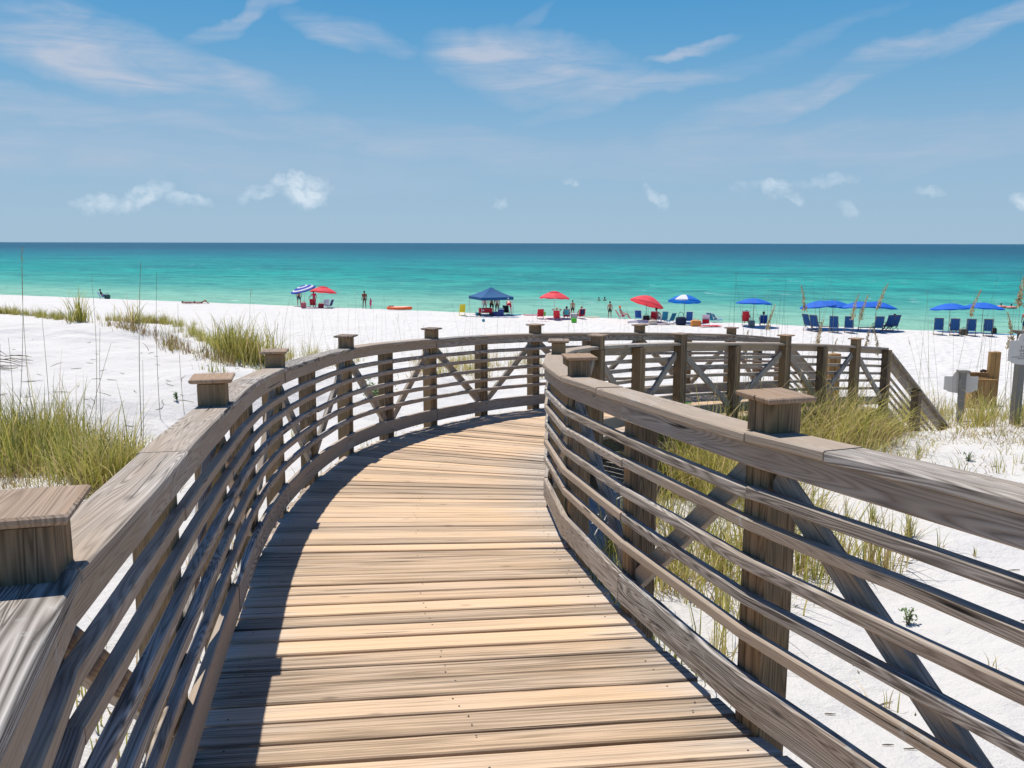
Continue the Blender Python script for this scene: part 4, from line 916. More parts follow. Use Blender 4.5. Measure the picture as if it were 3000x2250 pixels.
def cooler(P, size, c, lid, label, rz=0):
    root = empty('cooler', P, rz); m = MB(); m.box((0,0,size[2]*.42), (size[0],size[1],size[2]*.84), bev=.03); m.build('cooler_body', plain('cooler_%d_%d'%(int(c[0]*99),int(c[2]*99)), c, .35), root)
    m = MB(); m.box((0,0,size[2]*.92), (size[0]*1.03,size[1]*1.04,size[2]*.15), bev=.025); m.build('lid', plain('cooler_lid_%d'%int(lid[0]*99), lid, .35), root)
    m = MB(); m.tube([(-size[0]*.52,0,size[2]*.6),(-size[0]*.56,0,size[2]*1.08),(size[0]*.56,0,size[2]*1.08),(size[0]*.52,0,size[2]*.6)], .012, 5); m.build('handle', plain('cooler_handle', WHITE, .4), root)
    return tag(root, label, 'cooler')
def sheet(name, P, w, d, c, label, cat, rz=0, stripes=None, thick=.015, up=0.02):
    """towel or mat lying on the sand, following it"""
    root = None; m = MB(); nx, ny = 10, 6; M = Matrix.Rotation(rz,3,'Z'); rows = []
    G = [[None]*(ny+1) for _ in range(nx+1)]
    for i in range(nx+1):
        for j in range(ny+1):
            p = M @ Vector(((i/nx-.5)*w, (j/ny-.5)*d, 0)); z = tz(P.x+p.x, P.y+p.y)-P.z+up+noise.noise(Vector((i*.7,j*.7,P.x)))*.018
            G[i][j] = Vector((p.x,p.y,z))
    cols = [c]+(stripes or [])
    for i in range(nx):
        for j in range(ny): m.quad(G[i][j],G[i+1][j],G[i+1][j+1],G[i][j+1], mi=(i//1)%len(cols))
        m.quad(G[i][0], G[i+1][0], G[i+1][0]-Vector((0,0,thick)), G[i][0]-Vector((0,0,thick)), mi=i%len(cols))
    o = m.build(name, [cloth('towel_%d_%d_%d'%tuple(int(x*99) for x in k), k, .05) for k in cols], None); o.location = P; return tag(o, label, cat)
def surfboard(P, L, wd, c, label, rz=0, name='bodyboard', stripe=None, lean=0):
    m = MB(); rows = []; us = []
    for k in range(13):
        t = k/12; w = wd/2*math.sin(math.pi*min(max(t*.94+.03,0),1))**.55; z = .05+.12*(abs(t-.5)*2)**3*L*.3
        rows.append([(t*L-L/2,-w,z),(t*L-L/2,-w*.8,z+.035),(t*L-L/2,w*.8,z+.035),(t*L-L/2,w,z),(t*L-L/2,w*.8,z-.03),(t*L-L/2,-w*.8,z-.03)]); us.append(t*L)
    m.grid(rows, us, [0,.1,.4,.5,.6,.9,1], .4); root = empty(name, P, rz); root.rotation_euler[0] = lean
    m.build('board', plain('board_%d_%d_%d'%tuple(int(x*99) for x in c), c, .3), root)
    if stripe:
        s2 = MB(); s2.box((0,0,.0885), (L*.82,wd*.12,.004), axis=0, bev=.001); s2.build('stripe', plain('board_stripe_%d'%int(stripe[2]*99), stripe, .3), root)
    return tag(root, label, 'board')
def G(px, py):
    g = ground_at(px, py, 14)
    while g is None or float(crest(g.x, g.y)[1]) > 1.6: py += .5; g = ground_at(px, py, 14)
    return g
BLU_U = [cloth('umbrella_blue', (.001,.135,.66), .2)]; RED_U = [cloth('umbrella_red', (.93,.085,.11), .35)]; WHT = cloth('umbrella_white', (.85,.85,.88), .3)
# far left
p = G(300,876); chair(p, R(-80), (.02,.10,.5), 'low blue beach chair at the far left near the water')
person(p, R(-80), 'sit', 'brown', 'person in a dark navy shirt sitting at the far left by the water', top=plain('navy_shirt',(.01,.02,.07),.8), shorts=plain('blue_shorts',(.02,.12,.55),.8), hair='black')
bag(G(313,876)+Vector((.2,-.3,0)), (.55,.4,.5), (.02,.09,.08), 'dark green rounded bag beside the seated person at the far left')
p = G(575,892); sheet('beach_towel', p, 2.6, 1.0, (.55,.25,.28), 'pinkish towel under the two sunbathers', 'towel', 0, [(.6,.5,.55)])
person(p+Vector((.55,0,.03)), R(-90), 'lie', 'tan', 'sunbather lying with knees raised on the towel at the left', shorts=plain('dark_swimwear',(.03,.02,.03),.7), hip_only=True)
person(p+Vector((-.75,.1,.03)), R(-90), 'lieflat', 'brown', 'sunbather lying flat beside the one with raised knees', shorts=plain('rust_swimwear',(.3,.05,.03),.7), hip_only=True)
# family on the left
STR = [cloth('umbrella_stripe_blue', (.03,.07,.42), .2), WHT]
p = G(893,899); umbrella(p, 1.15, 2.15, STR, 'blue and white striped umbrella tilted over the man in navy shorts', tilt=(-14,10), rings=[0,0,1,0,0,1,0])
p = G(876,893); person(p, R(10), 'stand', 'tan', 'man with an orange cap and dark blue shorts standing under the striped umbrella', shorts=plain('navy_shorts',(.02,.05,.12),.8), hat='orange', hair='orange', scale=1.05)
p = G(921,893); person(p, R(25), 'reach', 'tan', 'woman in a pink shirt reaching down behind the red chair', top=plain('pink_shirt',(.75,.03,.22),.8), shorts=plain('pink_shorts',(.6,.03,.2),.8), hair='brown', scale=.93)
p = G(922,895)+Vector((0,-.8,0)); p.z = tz(p.x,p.y); chair(p, R(-8), RED, 'red low chair in front of the woman in pink')
p = G(947,900); umbrella(p, 1.2, 2.1, RED_U, 'bright red umbrella with a plain canopy next to the striped one', tilt=(4,-6), rise=.42, vent=True)
bag(G(889,903), (.5,.35,.5), (.6,.12,.16), 'pink bag on the sand left of the red chair'); bag(G(940,904), (.5,.35,.45), (.4,.02,.04), 'dark red bag below the left red umbrella')
p = G(953,903); chair(p, R(20), (.62,.62,.75), 'pale lavender chair beneath the left red umbrella'); chair(G(962,904), R(60), (.02,.03,.16), 'navy chair seen from the side beside the lavender one')
sheet('beach_towel', G(985,903), 1.9, 1.2, (.55,.42,.62), 'lilac towel right of the navy chair', 'towel', .1); sheet('beach_mat', G(930,905), 3.0, .8, (.12,.12,.22), 'dark blue mat under the red chair and bags', 'mat', .05)
p = G(1068,902); person(p, R(170), 'stand', 'dark', 'tall person in black swimwear standing at the water edge facing the camera', top=plain('rust_top',(.22,.05,.03),.7), shorts=plain('black_swimwear',(.01,.01,.012),.7), hip_only=True, hair='black', scale=1.0)
person(G(1086,902), R(60), 'stand', 'tan', 'small child in pink standing beside the tall person in black swimwear', top=plain('pink_suit',(.75,.02,.25),.8), shorts=plain('pink_suit',(.75,.02,.25),.8), hair='brown', scale=.60)
def raft(P, L, c, label, rz):
    root = empty('inflatable_raft', P, rz); m = MB()
    pts = [Vector((math.cos(a)*L/2*(abs(math.cos(a))**-.3 if False else 1), math.sin(a)*.36, .16)) for a in [k/24*6.2832 for k in range(25)]]
    m.tube(pts, .15, 10, caps=False); m.build('tube', plain('raft_orange', c, .4), root, smooth=True); m = MB(); m.box((0,0,.06), (L*.85,.55,.06), bev=.02); m.build('floor', plain('raft_orange', c, .4), root)
    m = MB(); m.box((-L*.36,0,.34), (.5,.3,.10), bev=.03); m.build('grip', plain('raft_dark', (.15,.02,.02), .5), root); return tag(root, label, 'raft')
raft(G(1170,904)+Vector((0,0,.05)), 2.2, (.9,.13,.02), 'orange inflatable raft on the sand at the water edge', R(-2))
# canopy tent
chair(G(1353,925), R(8), (.80,.66,.04), 'yellow chair standing alone left of the blue canopy tent', kind='high', frame=(.8,.7,.1), scale=.85)
def tent(P, w, H, label):
    root = empty('canopy_tent', P, R(24)); cm = cloth('canopy_blue', (.001,.10,.27), .10); fm = plain('tent_frame', (.7,.72,.72), .4); m = MB(); N = 8
    hw = w/2; eave = 1.62; pk = H
    for s_ in range(4):
        Rm = Matrix.Rotation(s_*math.pi/2,3,'Z')
        for i in range(N):
            for k in range(N):
                def q(a, b):
                    t = b/N; x = (a/N*2-1)*hw*t; y = -hw*t; z = eave+(pk-eave)*(1-t)**1.0-.07*math.sin(a/N*math.pi)*t*(1-t)*2-.05*math.sin(t*math.pi); return Rm @ Vector((x,y,z))
                if k == 0: m.tri(q(i,0), q(i,1), q(i+1,1))
                else: m.quad(q(i,k), q(i,k+1), q(i+1,k+1), q(i+1,k))
            a, b = q(i,N), q(i+1,N); d = Vector((0,0,-.24)); m.quad(a, a+d, b+d, b)
    m.build('canopy', cm, root, fixn=False)
    for sx in (-1,1):
        for sy in (-1,1):
            l = MB(); g = tz(P.x, P.y)
            l.tube([(sx*hw*.99,sy*hw*.99,-.1),(sx*hw*.97,sy*hw*.97,eave-.02)], .022, 6); l.build('leg', fm, root)
    m = MB(); m.quad((hw*.62,-hw-.006,eave-.17),(hw*.70,-hw-.006,eave-.17),(hw*.70,-hw-.006,eave-.06),(hw*.62,-hw-.006,eave-.06)); m.build('emblem', plain('emblem_white', WHITE), root)
    return tag(root, label, 'tent')
pt_ = G(1438,922); tent(pt_, 3.05, 2.45, 'dark blue canopy tent on four pale legs sheltering several people')
person(G(1420,918), R(0), 'stand', 'pink', 'person in a pinkish shirt and grey shorts behind the red wagon', top=plain('dusty_pink_shirt',(.5,.28,.28),.8), shorts=plain('grey_shorts',(.35,.42,.45),.8), scale=.98)
person(G(1440,920), R(0), 'stand', 'tan', 'bare backed person with black shorts in the middle of the tent', shorts=plain('black_shorts',(.01,.01,.012),.8), scale=1.0)
person(G(1456,921), R(15), 'stand', 'pink', 'person in a white shirt under the tent next to the blue cooler', top=plain('white_shirt',(.7,.68,.64),.8), shorts=plain('brown_shorts',(.2,.09,.06),.8), scale=.97)
person(G(1491,920), R(5), 'bend', 'pink', 'person in red shorts bending forward at the right side of the tent', shorts=plain('red_shorts',(.65,.01,.05),.8), scale=1.02)
def wagon(P, rz, label):
    root = empty('beach_wagon', P, rz); rm = plain('wagon_red', (.55,.01,.03), .7); m = MB()
    rows = []
    for x in (-.55,-.54,.54,.55): rows.append([(x,-.28,.28),(x,.28,.28),(x*1.04,.31,.66),(x*1.04,-.31,.66)])
    m.grid(rows, [0,.1,1,1.1], [0,.5,.9,1.4,1.8], .4); m.build('wagon_body', rm, root)
    m = MB()
    for x in (-.5,.5):
        for y in (-.3,.3):
            w = MB(); w.tube([(x,y-.04,.13),(x,y+.04,.13)], .13, 12); w.build('wheel', plain('wheel_black', (.02,.02,.02), .6), root)
    m.tube([(.55,0,.3),(.95,0,.55),(1.05,0,.75)], .014, 6); m.tube([(-.56,-.3,.67),(.56,-.3,.67)], .016, 6); m.tube([(-.56,.3,.67),(.56,.3,.67)], .016, 6); m.build('frame', plain('wagon_frame', (.05,.05,.05), .5), root)
    m = MB(); m.box((-.25,-.315,.5), (.14,.006,.12), bev=.002); m.build('patch', plain('emblem_white', WHITE), root); return tag(root, label, 'wagon')
wagon(G(1422,926), R(12), 'red folding wagon in front of the people under the tent')
def bucket(P, c, label, s=1):
    root = empty('bucket', P); m = MB(); n = 14; rows = []
    for r, z in ((.10,0),(.11,.01),(.145,.27),(.15,.28),(.14,.275),(.10,.03)): rows.append([(math.cos(k/n*6.283)*r*s, math.sin(k/n*6.283)*r*s, z*s) for k in range(n)])
    m.grid(rows, [0,.01,.3,.31,.32,.6], [k*.07 for k in range(n+1)], .4); m.build('bucket_body', plain('bucket_%d_%d'%(int(c[1]*99),int(c[2]*99)), c, .4), root)
    m = MB(); m.tube([(-.145*s,0,.27*s),(-.1*s,0,.4*s),(0,0,.44*s),(.1*s,0,.4*s),(.145*s,0,.27*s)], .008, 5); m.build('handle', plain('emblem_white', WHITE), root); return tag(root, label, 'bucket')
bucket(G(1397,925), (.01,.28,.42), 'teal bucket standing at the left leg of the tent')
cooler(G(1467,925), (.5,.42,.62), (.005,.04,.28), (.5,.55,.7), 'tall blue cooler with a pale lid under the right side of the tent'); cooler(G(1450,925)+Vector((0,-.2,0)), (.7,.4,.34), (.004,.05,.3), (.01,.06,.32), 'low blue cooler on the ground left of the tall one')
chair(G(1484,922), R(-12), (.015,.02,.02), 'black low chair at the right edge of the tent')
surfboard(G(1507,924), 1.3, .5, (.01,.30,.52), 'blue board lying on the sand right of the tent', .0, stripe=(.2,.6,.8)); surfboard(G(1556,920), 1.5, .5, (.75,.10,.20), 'pink board lying left of the middle red umbrella group', .02, stripe=(.8,.5,.5))
sheet('beach_towel', G(1465,930), 3.2, .9, (.25,.32,.42), 'grey blue towel spread in front of the blue coolers', 'towel', .0, [(.45,.42,.5)])
sheet('beach_mat', G(1400,928), 2.2, .8, (.22,.30,.34), 'grey mat below the red wagon and bucket', 'mat', .0, [(.4,.36,.36)])
bm = bmesh.new(); bmesh.ops.create_icosphere(bm, subdivisions=3, radius=.13); me = bpy.data.meshes.new('beach_ball'); bm.to_mesh(me); bm.free()
me.materials.append(plain('ball_teal', (.01,.25,.36), .3)); me.polygons.foreach_set('use_smooth', [True]*len(me.polygons)); o = bpy.data.objects.new('beach_ball', me); C.objects.link(o); g = G(1416,943); o.location = g+Vector((0,0,.12)); tag(o, 'teal ball alone on the sand in front of the tent', 'ball')
# middle red umbrella group
p = G(1623,932); umbrella(p, 1.12, 2.25, RED_U, 'coral red vented umbrella over the row of red chairs', rise=.46, vent=True, tilt=(2,-3)); m = MB()
GR = 'red low chairs under the vented red umbrella'
chair(G(1582,934), R(6), RED, 'red chair with a dark headrest, leftmost under the vented red umbrella', stripe=WHITE, group=GR); p = G(1631,938); chair(p, R(-4), RED, 'red chair holding the person with hands behind the head', stripe=WHITE, group=GR)
person(p, R(-4), 'sitarms', 'tan', 'person with hands behind the head in a red chair', top=plain('navy_top',(.02,.03,.1),.8), shorts=plain('navy_shorts',(.02,.05,.12),.8), hat='blond', scale=.95)
p = G(1659,934); chair(p, R(3), RED, 'red chair with a turquoise towel over its back', stripe=WHITE, group=GR); person(p, R(3), 'sit', 'tan', 'black haired person sitting in the chair with the turquoise towel', shorts=plain('navy_shorts',(.02,.05,.12),.8), hair='black', scale=.95)
def draped(P, rz, w, h, c, label, z0=.8, dy=-.36):
    m = MB(); rows = []
    for k in range(9):
        t = k/8; y, z = (dy+.10-.1*t*2, z0-.0) if t < .2 else (dy-.03+.12*(t-.2), z0+.02-h*(t-.2)/.8)
        rows.append([(x*w/2, y+.01*math.sin(x*5+k)-.02, z+.01*math.sin(x*7)) for x in (-1,-.5,0,.5,1)])
    m.grid(rows, [k*.1 for k in range(9)], [0,.1,.2,.3,.4], .4, closed=False); o = m.build('hanging_towel', cloth('towel_%d_%d_%d'%tuple(int(x*99) for x in c), c, .2), None, smooth=True)
    o.location = P; o.rotation_euler[2] = rz-math.atan2(P.x, P.y); return tag(o, label, 'towel')
draped(G(1659,934), R(3), .42, .5, (.10,.55,.62), 'turquoise towel hanging over the back of a red chair', z0=.84, dy=-.46)
person(G(1677,925), R(15), 'stand', 'tan', 'boy in dark trunks standing behind the red chairs', shorts=plain('black_shorts',(.01,.01,.012),.8), hair='brown', scale=.82)
p = G(1701,933); chair(p, R(18), RED, 'red chair with a navy towel, rightmost under the vented red umbrella', stripe=WHITE, group=GR); person(p, R(18), 'sit', 'tan', 'person with blond hair in the rightmost red chair', shorts=plain('navy_shorts',(.02,.05,.12),.8), hair='blond', scale=.95)
draped(p, R(18), .36, .5, (.01,.02,.10), 'navy towel hanging over the rightmost red chair', z0=.84, dy=-.46)
cooler(G(1681,932), (.55,.4,.4), (.6,.65,.66), (.75,.78,.78), 'white cooler between two of the red chairs'); bag(G(1681,945), (.42,.3,.34), (.10,.55,.04), 'bright green bag on the sand in front of the red chairs')
bag(G(1594,915), (.25,.2,.35), (.2,.55,.05), 'lime green bag behind the leftmost red chair'); surfboard(G(1735,929), 1.25, .5, (.80,.68,.42), 'cream coloured board lying right of the red chairs', .12)
sheet('beach_towel', G(1576,941), 1.7, .6, (.7,.5,.48), 'pale red towel in front of the leftmost red chair', 'towel', .05, [(.8,.78,.76)])
def swimmer(px, py, lab, skin='tan', s=1):
    a, sl_ = ray(px, py); y = EZ/sl_; p = Vector((a*y, y, -1.30*s)); person(p, R(160), 'stand', skin, lab, hair='black', shorts=plain('navy_shorts',(.02,.05,.12),.8), scale=s)
swimmer(1754,880,'swimmer with only the head above the water, left of the other bather','pink',1.0); swimmer(1771,880,'swimmer with shoulders above the water beyond the red umbrellas','tan',1.06)
person(G(1786,926), R(10), 'stand', 'tan', 'bare backed boy in dark trunks standing alone at the water edge', shorts=plain('black_shorts',(.01,.01,.012),.8), hair='brown', scale=.85)
# right centre group
p = G(1822,934); chair(p, R(-78), RED, 'red and white chair seen from the side with a reclining person', stripe=WHITE, recline=8); person(p+Vector((0,0,.02)), R(-78), 'sit', 'pink', 'person in an orange cap reclining sideways to the sea', shorts=plain('pink_suit',(.75,.02,.25),.8), hat='orange', hip_only=True, scale=1.0)
p = G(1892,943); umbrella(p, 1.22, 2.15, RED_U, 'large red umbrella blown and leaning to the right', tilt=(16,-8), rise=.5, pole=(.12,.12,.13), gores=8)
p = G(2003,944); umbrella(p, 1.18, 2.25, [cloth('umbrella_royal',(.002,.18,.70),.3),cloth('umbrella_royal',(.002,.18,.70),.3),cloth('umbrella_royal',(.002,.18,.70),.3),cloth('umbrella_royal',(.002,.18,.70),.3),cloth('umbrella_royal',(.002,.18,.70),.3),WHT,cloth('umbrella_royal',(.002,.18,.70),.3),cloth('umbrella_royal',(.002,.18,.70),.3)], 'blue umbrella with one white panel beside the large red one', tilt=(3,-10), rise=.42, pole=(.15,.15,.15))
chair(G(1871,938), R(-10), (.01,.11,.42), 'blue chair behind the white surfboard', scale=1.0); surfboard(G(1880,946), 2.3, .52, (.78,.74,.74), 'white surfboard standing on its edge by the beige bag', -.04, 'surfboard', lean=R(60))
surfboard(G(1900,950)+Vector((.6,-.3,0)), 2.6, .5, (.72,.60,.55), 'pale pinkish surfboard lying flat on the sand', -.05, 'surfboard')
bag(G(1912,951), (.6,.35,.36), (.62,.52,.42), 'beige patterned beach bag near the lying surfboard'); bag(G(1893,942), (.5,.4,.5), (.015,.02,.02), 'black bag between the blue chair and the red chair')
p = G(1914,943); chair(p, R(5), RED, 'red chair just left of the person in a black cap', stripe=(.6,.02,.03)); p = G(1926,942); chair(p, R(-35), (.6,.5,.45), 'pale chair under the large red umbrella'); person(p, R(-35), 'sit', 'pink', 'person in a black cap sitting under the large red umbrella', shorts=plain('grey_shorts',(.35,.42,.45),.8), hat='black', scale=1.02)
chair(G(1944,948), R(14), TEAL, 'teal chair right of the person in a black cap', kind='high', scale=.85); chair(G(1960,947), R(50), TEAL, 'low teal chair with white legs turned to the right'); 
bag(G(1994,951), (.75,.5,.62), (.01,.02,.06), 'large navy bag with a tall handle under the blue and white umbrella', tall=True); chair(G(2017,951), R(6), (.01,.10,.36), 'deep blue chair beside the orange basket', kind='high', scale=.9)
bag(G(2038,955), (.75,.5,.45), (.75,.28,.06), 'orange woven basket right of the deep blue chair', name='basket'); chair(G(2067,952), R(0), (.72,.72,.85), 'white and lilac chair draped with a red towel')
draped(G(2067,952), 0, .5, .34, (.6,.01,.04), 'red towel draped over the low part of the lilac chair', z0=.50, dy=-.50); sheet('beach_towel', G(2080,957), 1.7, .8, (.6,.01,.05), 'crumpled red towel trailing on the sand', 'towel', .3, up=.10)
chair(G(2088,944), R(-38), TEAL, 'teal chair leaning left of its twin near the water', recline=6); chair(G(2106,944), R(-62), TEAL, 'teal chair reclined furthest right of the teal pair', recline=14)
# rental umbrellas
def blue_umb(px, py, lab, tilt=(0,0), rad=1.3, H=2.1): umbrella(G(px,py), rad, H, BLU_U, lab, tilt=tilt, rise=.30, edge=.07, pole=(.35,.22,.12), gores=8)
blue_umb(2205,955,'solid blue umbrella standing alone between the red and the middle blue ones',(2,-4),1.22,2.15)
p = G(2183,952); chair(p, R(0), RED, 'red and navy chair under the lone blue umbrella', kind='high', stripe=WHITE, scale=.95); person(p+Vector((.1,.15,.06)), R(0), 'sit', 'brown', 'person with grey hair in the red and navy chair', top=plain('dark_red_shirt',(.25,.02,.03),.8), hair='grey')
bag(G(2201,957), (.45,.35,.5), (.12,.16,.19), 'grey bag with a bottle beside the red and navy chair'); p = G(2235,953); chair(p, R(4), (.01,.07,.32), 'blue low chair of the person reading', stripe=(.3,.5,.9)); person(p, R(4), 'sit', 'tan', 'dark haired person reading a newspaper under the lone blue umbrella', top=plain('white_shirt',(.7,.68,.64),.8), hair='black', shorts=plain('navy_shorts',(.02,.05,.12),.8))
for px, py, tl, r_, lab in ((2398,962,(-6,-3),1.28,'blue umbrella leftmost of the middle four'),(2436,961,(2,2),1.15,'blue umbrella second from the left of the middle four'),(2515,966,(-2,-4),1.30,'blue umbrella second from the right of the middle four'),(2562,965,(5,-3),1.30,'blue umbrella rightmost of the middle four')): blue_umb(px,py,lab,tl,r_)
WF = (.16,.09,.05); HG = 'wooden framed blue rental chairs'
def rental(px, py, rz, lab, sc=1.0): chair(G(px,py), R(rz), (.003,.068,.24), lab, kind='high', stripe=(.15,.35,.75), frame=WF, group=HG, scale=sc)
rental(2372,966,-42,'blue chair turned right, leftmost under the middle umbrellas'); rental(2391,969,-28,'blue chair turned right, second under the middle umbrellas'); rental(2442,972,-4,'blue chair facing the sea below the gap between the left two umbrellas'); rental(2486,973,-2,'blue chair facing the sea in the middle of the four umbrellas')
rental(2570,972,14,'blue chair turned slightly left beside the small wooden table'); rental(2598,968,32,'blue chair turned left, second from the right of the middle group'); rental(2612,967,36,'blue chair turned left, holding a person at the right of the middle group')
person(G(2612,967), R(36), 'sit', 'tan', 'person with an orange cap in the rightmost middle chair', hat='orange', top=plain('dusty_pink_shirt',(.5,.28,.28),.8), shorts=plain('navy_shorts',(.02,.05,.12),.8), scale=1.12)
def low_table(px, py, lab, rz=0):
    root = empty('low_table', G(px,py), rz); m = MB()
    for k in range(5): m.box((0,(k-2)*.11,.33), (1.1,.10,.02), axis=0)
    m.build('table_top', plain('chair_frame_16', WF, .5), root)
    for x in (-.5,.5):
        for y in (-.24,.24): l = MB(); l.tube([(x,y,.32),(x*1.1,y,0)], .018, 5); l.build('leg', plain('chair_frame_16', WF, .5), root)
    tag(root, lab, 'table')
low_table(2537,971,'low wooden table left of the blue chair turned slightly left'); low_table(2416,968,'low wooden table between the left chairs of the middle group')
blue_umb(2778,969,'blue umbrella on the left of the right pair',(-3,-3),1.20,2.05); blue_umb(2874,969,'blue umbrella on the right of the right pair',(3,-2),1.25,2.15)
for px, py, lab in ((2748,978,'empty blue chair leftmost below the right pair of umbrellas'),(2795,980,'blue chair with a person, second below the right pair'),(2843,981,'empty blue chair third below the right pair of umbrellas'),(2893,982,'empty blue chair rightmost below the right pair with a dark bag')): rental(px,py,0,lab)
person(G(2795,980)+Vector((0,.1,.1)), 0, 'sit', 'tan', 'person with short grey hair seen from behind in a blue chair', hair='grey', shorts=plain('navy_shorts',(.02,.05,.12),.8))
bag(G(2822,979), (.5,.4,.42), (.14,.12,.09), 'brown bag between two blue chairs'); bag(G(2911,975), (.3,.25,.4), (.01,.01,.015), 'small black bag hanging beside the rightmost blue chair')
sheet('beach_mat', G(2950,978), 2.0, .9, (.10,.45,.62), 'light blue mat right of the last blue chair', 'mat', 0, [(.15,.6,.75)])
def ring(px, py, lab, s=1):
    a, sl_ = ray(px, py); y = EZ/sl_; root = empty('swim_ring', (a*y, y, .12)); m = MB()
    m.tube([(math.cos(k/20*6.2832)*.42*s, math.sin(k/20*6.2832)*.42*s, 0) for k in range(21)], .14, 8, caps=False); m.build('ring_tube', plain('ring_coral', (.85,.25,.22), .4), root, smooth=True); tag(root, lab, 'swim ring')
    person(Vector((a*y+.05, y+.1, -1.22)), R(150), 'stand', 'tan', 'bather with dark hair inside the '+('left' if s > 1 else 'right')+' coral swim ring', hair='black')
ring(2932,899,'coral pink swim ring on the water, the left of two',1.15); ring(2962,901,'coral pink swim ring on the water, the right of two',1.0)
p = G(3001,975); person(p, R(-20), 'stand', 'brown', 'person in dark shorts cut by the right edge of the view', top=plain('coral_top',(.7,.2,.15),.8), shorts=plain('navy_shorts',(.02,.05,.12),.8), hair='black')
# ------------------------------------------------------------------ signs and bins
GREY = plain('sign_grey_paint', (.21,.195,.17), .7, weave=.25, scale=12); PALE = plain('sign_pale_paint', (.64,.59,.53), .7, weave=.15, scale=10)
def sign_board(name, P, zc, W_, H_, rz, label, front=False):
    """P base of the post; board with a raised round top and dropped centre"""
    root = empty(name, P, rz); m = MB(); top = zc+H_*.78; m.box((0,0,top/2-.15), (.125,.125,top+.3), bev=.006); m.build('post', GREY, root)
    m = MB(); rows = []
    for s_, z in ((.07,0),(.105,.025),(.12,.05),(.12,.065)): rows.append([(a*s_,b*s_,top+z) for a, b in ((-1,-1),(1,-1),(1,1),(-1,1))])
    m.grid(rows, [0,.1,.2,.3], [0,.1,.2,.3,.4], .3); m.build('post_cap', GREY, root)
    prof = []
    for k in range(40):
        x = -W_/2+W_*k/39; u = x/(W_/2); zt = H_/2 if abs(u) > .5 else H_/2+.16*math.sqrt(max(0,1-(u/.5)**2)); prof.append((x, zt))
    bot = [(x, -H_/2-(.07*math.sqrt(max(0,1-(x/(W_*.42))**2)) if abs(x) < W_*.42 else 0)) for x in [W_/2-W_*k/39 for k in range(40)]]
    loop = prof+bot; y0, y1 = ((-.105,-.075) if front else (.075,.105))
    bmm = bmesh.new(); a = [bmm.verts.new((x,y0,zc+z)) for x, z in loop]; b = [bmm.verts.new((x,y1,zc+z)) for x, z in loop]
    bmm.faces.new(a); bmm.faces.new(b[::-1])
    for k in range(len(loop)): bmm.faces.new((a[k], b[k], b[(k+1)%len(loop)], a[(k+1)%len(loop)]))
    bmesh.ops.recalc_face_normals(bmm, faces=bmm.faces); me = bpy.data.meshes.new('board'); bmm.to_mesh(me); bmm.free(); me.materials.append(PALE); o = bpy.data.objects.new('board', me); C.objects.link(o); o.parent = root
    return root, o, y0
p = G(2810,1232); p = Vector((p.x, p.y, tz(p.x,p.y))); a_, s_ = ray(2808,1122); zc = (EZ-s_*p.y)-p.z
r1, b1, _ = sign_board('notice_sign', p, zc, .74, .32, R(-8), ''); tag(r1, 'back of a pale grey notice board on a grey post at the right', 'sign')
a_, s_ = ray(2992,1022); p = G(2990,1240); zc = (EZ-s_*p.y)-p.z; p.x = a_*p.y
r2, b2, yf = sign_board('notice_sign', p, zc, .62, .34, R(10), '', front=True); tag(r2, 'front of a grey notice board with a blue emblem at the right edge', 'sign')
def text(body, x, z, size, parent, y, mat, align='LEFT'):
    cu = bpy.data.curves.new('lettering', 'FONT'); cu.body = body; cu.size = size; cu.align_x = align; cu.extrude = .0008
    o = bpy.data.objects.new('lettering', cu); C.objects.link(o); dg = bpy.context.evaluated_depsgraph_get(); me = bpy.data.meshes.new_from_object(o.evaluated_get(dg)); C.objects.unlink(o)
    bpy.data.objects.remove(o); me.materials.clear(); me.materials.append(mat); q = bpy.data.objects.new('lettering', me); C.objects.link(q); q.parent = parent; q.location = (x, y, z); q.rotation_euler = (R(90),0,0); return q
INK = plain('sign_ink', (.04,.04,.05), .6); BL = plain('sign_blue', (.02,.18,.38), .5)
text('Y CTF DE', -.115, zc+.035, .070, b2, yf-.003, INK); text('CHAPMAN', -.125, zc-.015, .050, b2, yf-.003, INK)
for k, (x0, n_) in enumerate(((-.11,5),(-.11,5),(-.26,8),(-.14,6))):
    m = MB(); x = x0
    for q in range(n_): w_ = random.uniform(.03,.055); m.box((x+w_/2, yf-.003, zc-.045-k*.030), (w_,.002,.009), bev=.0005); x += w_+.014
    m.build('small_print', INK, b2)
m = MB()
for k in range(12):
    t0, t1 = k/12, (k+1)/12; f_ = lambda t: .026*math.sin(math.pi*t); X = lambda t: -.075+.15*t
    m.quad((X(t0),yf-.003,zc+.175-f_(t0)*.7),(X(t1),yf-.003,zc+.175-f_(t1)*.7),(X(t1),yf-.003,zc+.175+f_(t1)),(X(t0),yf-.003,zc+.175+f_(t0)))
m.build('emblem', BL, b2, fixn=False)
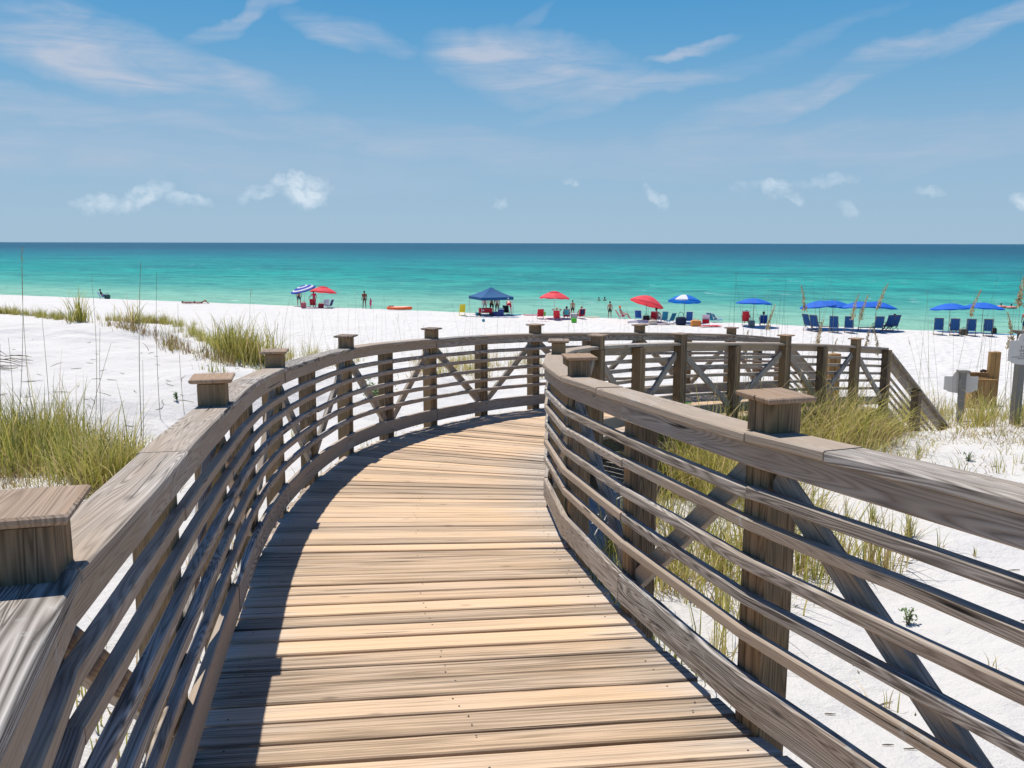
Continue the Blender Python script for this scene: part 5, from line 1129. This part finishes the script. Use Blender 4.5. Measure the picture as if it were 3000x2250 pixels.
def bin_(P, rz, label, tall, round_=False):
    root = empty('wooden_bin', P, rz); m = MB()
    if round_:
        for k in range(14):
            a = k/14*6.283; m.box((math.cos(a)*.21, math.sin(a)*.21, .42), (.092,.03,.9), rz=a+math.pi/2)
        m.build('bin_body', M_NEWW, root)
    else:
        for y in (-.24,.24):
            for k in range(4): m.box((-.21+k*.14, y, .30), (.135,.03,.78))
        for x in (-.26,.26):
            for k in range(3): m.box((x, -.15+k*.15, .30), (.03,.145,.78))
        m.build('bin_body', M_NEWW, root)
        m = MB(); m.box((0,0,.705), (.60,.56,.03), axis=0); m.build('lid', M_NEWW, root)
    m = MB(); m.box((.34,0,tall/2-.1), (.115,.19,tall+.2)); m.box((.22,.0,tall/2-.1), (.115,.16,tall+.19)); m.build('post', M_NEWW, root)
    m = MB(); m.box((-.10,-.02,.80), (.52,.09,.12), axis=0); m.build('ledge', M_NEWW, root)
    m = MB(); m.tube([(.0,.0,.88),(.06,.05,.90),(.14,.03,.88)], .035, 8); m.build('fitting', plain('bin_fitting', (.06,.03,.02), .4), root); return tag(root, label, 'bin')
p = G(2862,1226); p = Vector((p.x*1.07, p.y*1.07, 0)); p.z = tz(p.x,p.y); a_, s_ = ray(2905,1027); bin_(p, R(-6), 'fresh brown wooden bin with a tall square post beside the grey signs', (EZ-s_*p.y)-p.z)
g = Vector((.3575*17.6, 17.6, 0)); g.z = tz(g.x,g.y); a_, s_ = ray(2400,1035); bin_(g, R(10), 'fresh brown wooden bin seen through the slats of the far railing', (EZ-s_*g.y)-g.z, True)
m = MB(); m.box((0,0,.3), (.10,.10,.8)); g = G(1010,1020); o = m.build('stub_post', M_NEWW); o.location = g; tag(o, 'short yellowish wooden stake behind the fourth post of the outer railing', 'stake')
# fins left on the deck
p = Vector((2.40,12.85,EZ-1.355-RH+.012)); root = empty('swim_fins', p, R(60)); gm = plain('fin_green', (.03,.62,.10), .4)
for k in (-1,1):
    m = MB(); rows = []; us = []
    for q in range(9):
        t = q/8; w = .05+.05*t; z = .05*(1-t)**2+.01+.02*math.sin(t*3)
        rows.append([(t*.5-.2, k*.11-w, z),(t*.5-.2, k*.11+w, z),(t*.5-.2, k*.11+w, z+.012+.04*(1-t)),(t*.5-.2, k*.11-w, z+.012+.04*(1-t))]); us.append(t)
    m.grid(rows, us, [0,.1,.11,.2,.21], .5); m.build('fin', gm, root)
tag(root, 'bright green swim fins lying on the deck behind the inner railing', 'swim fins')
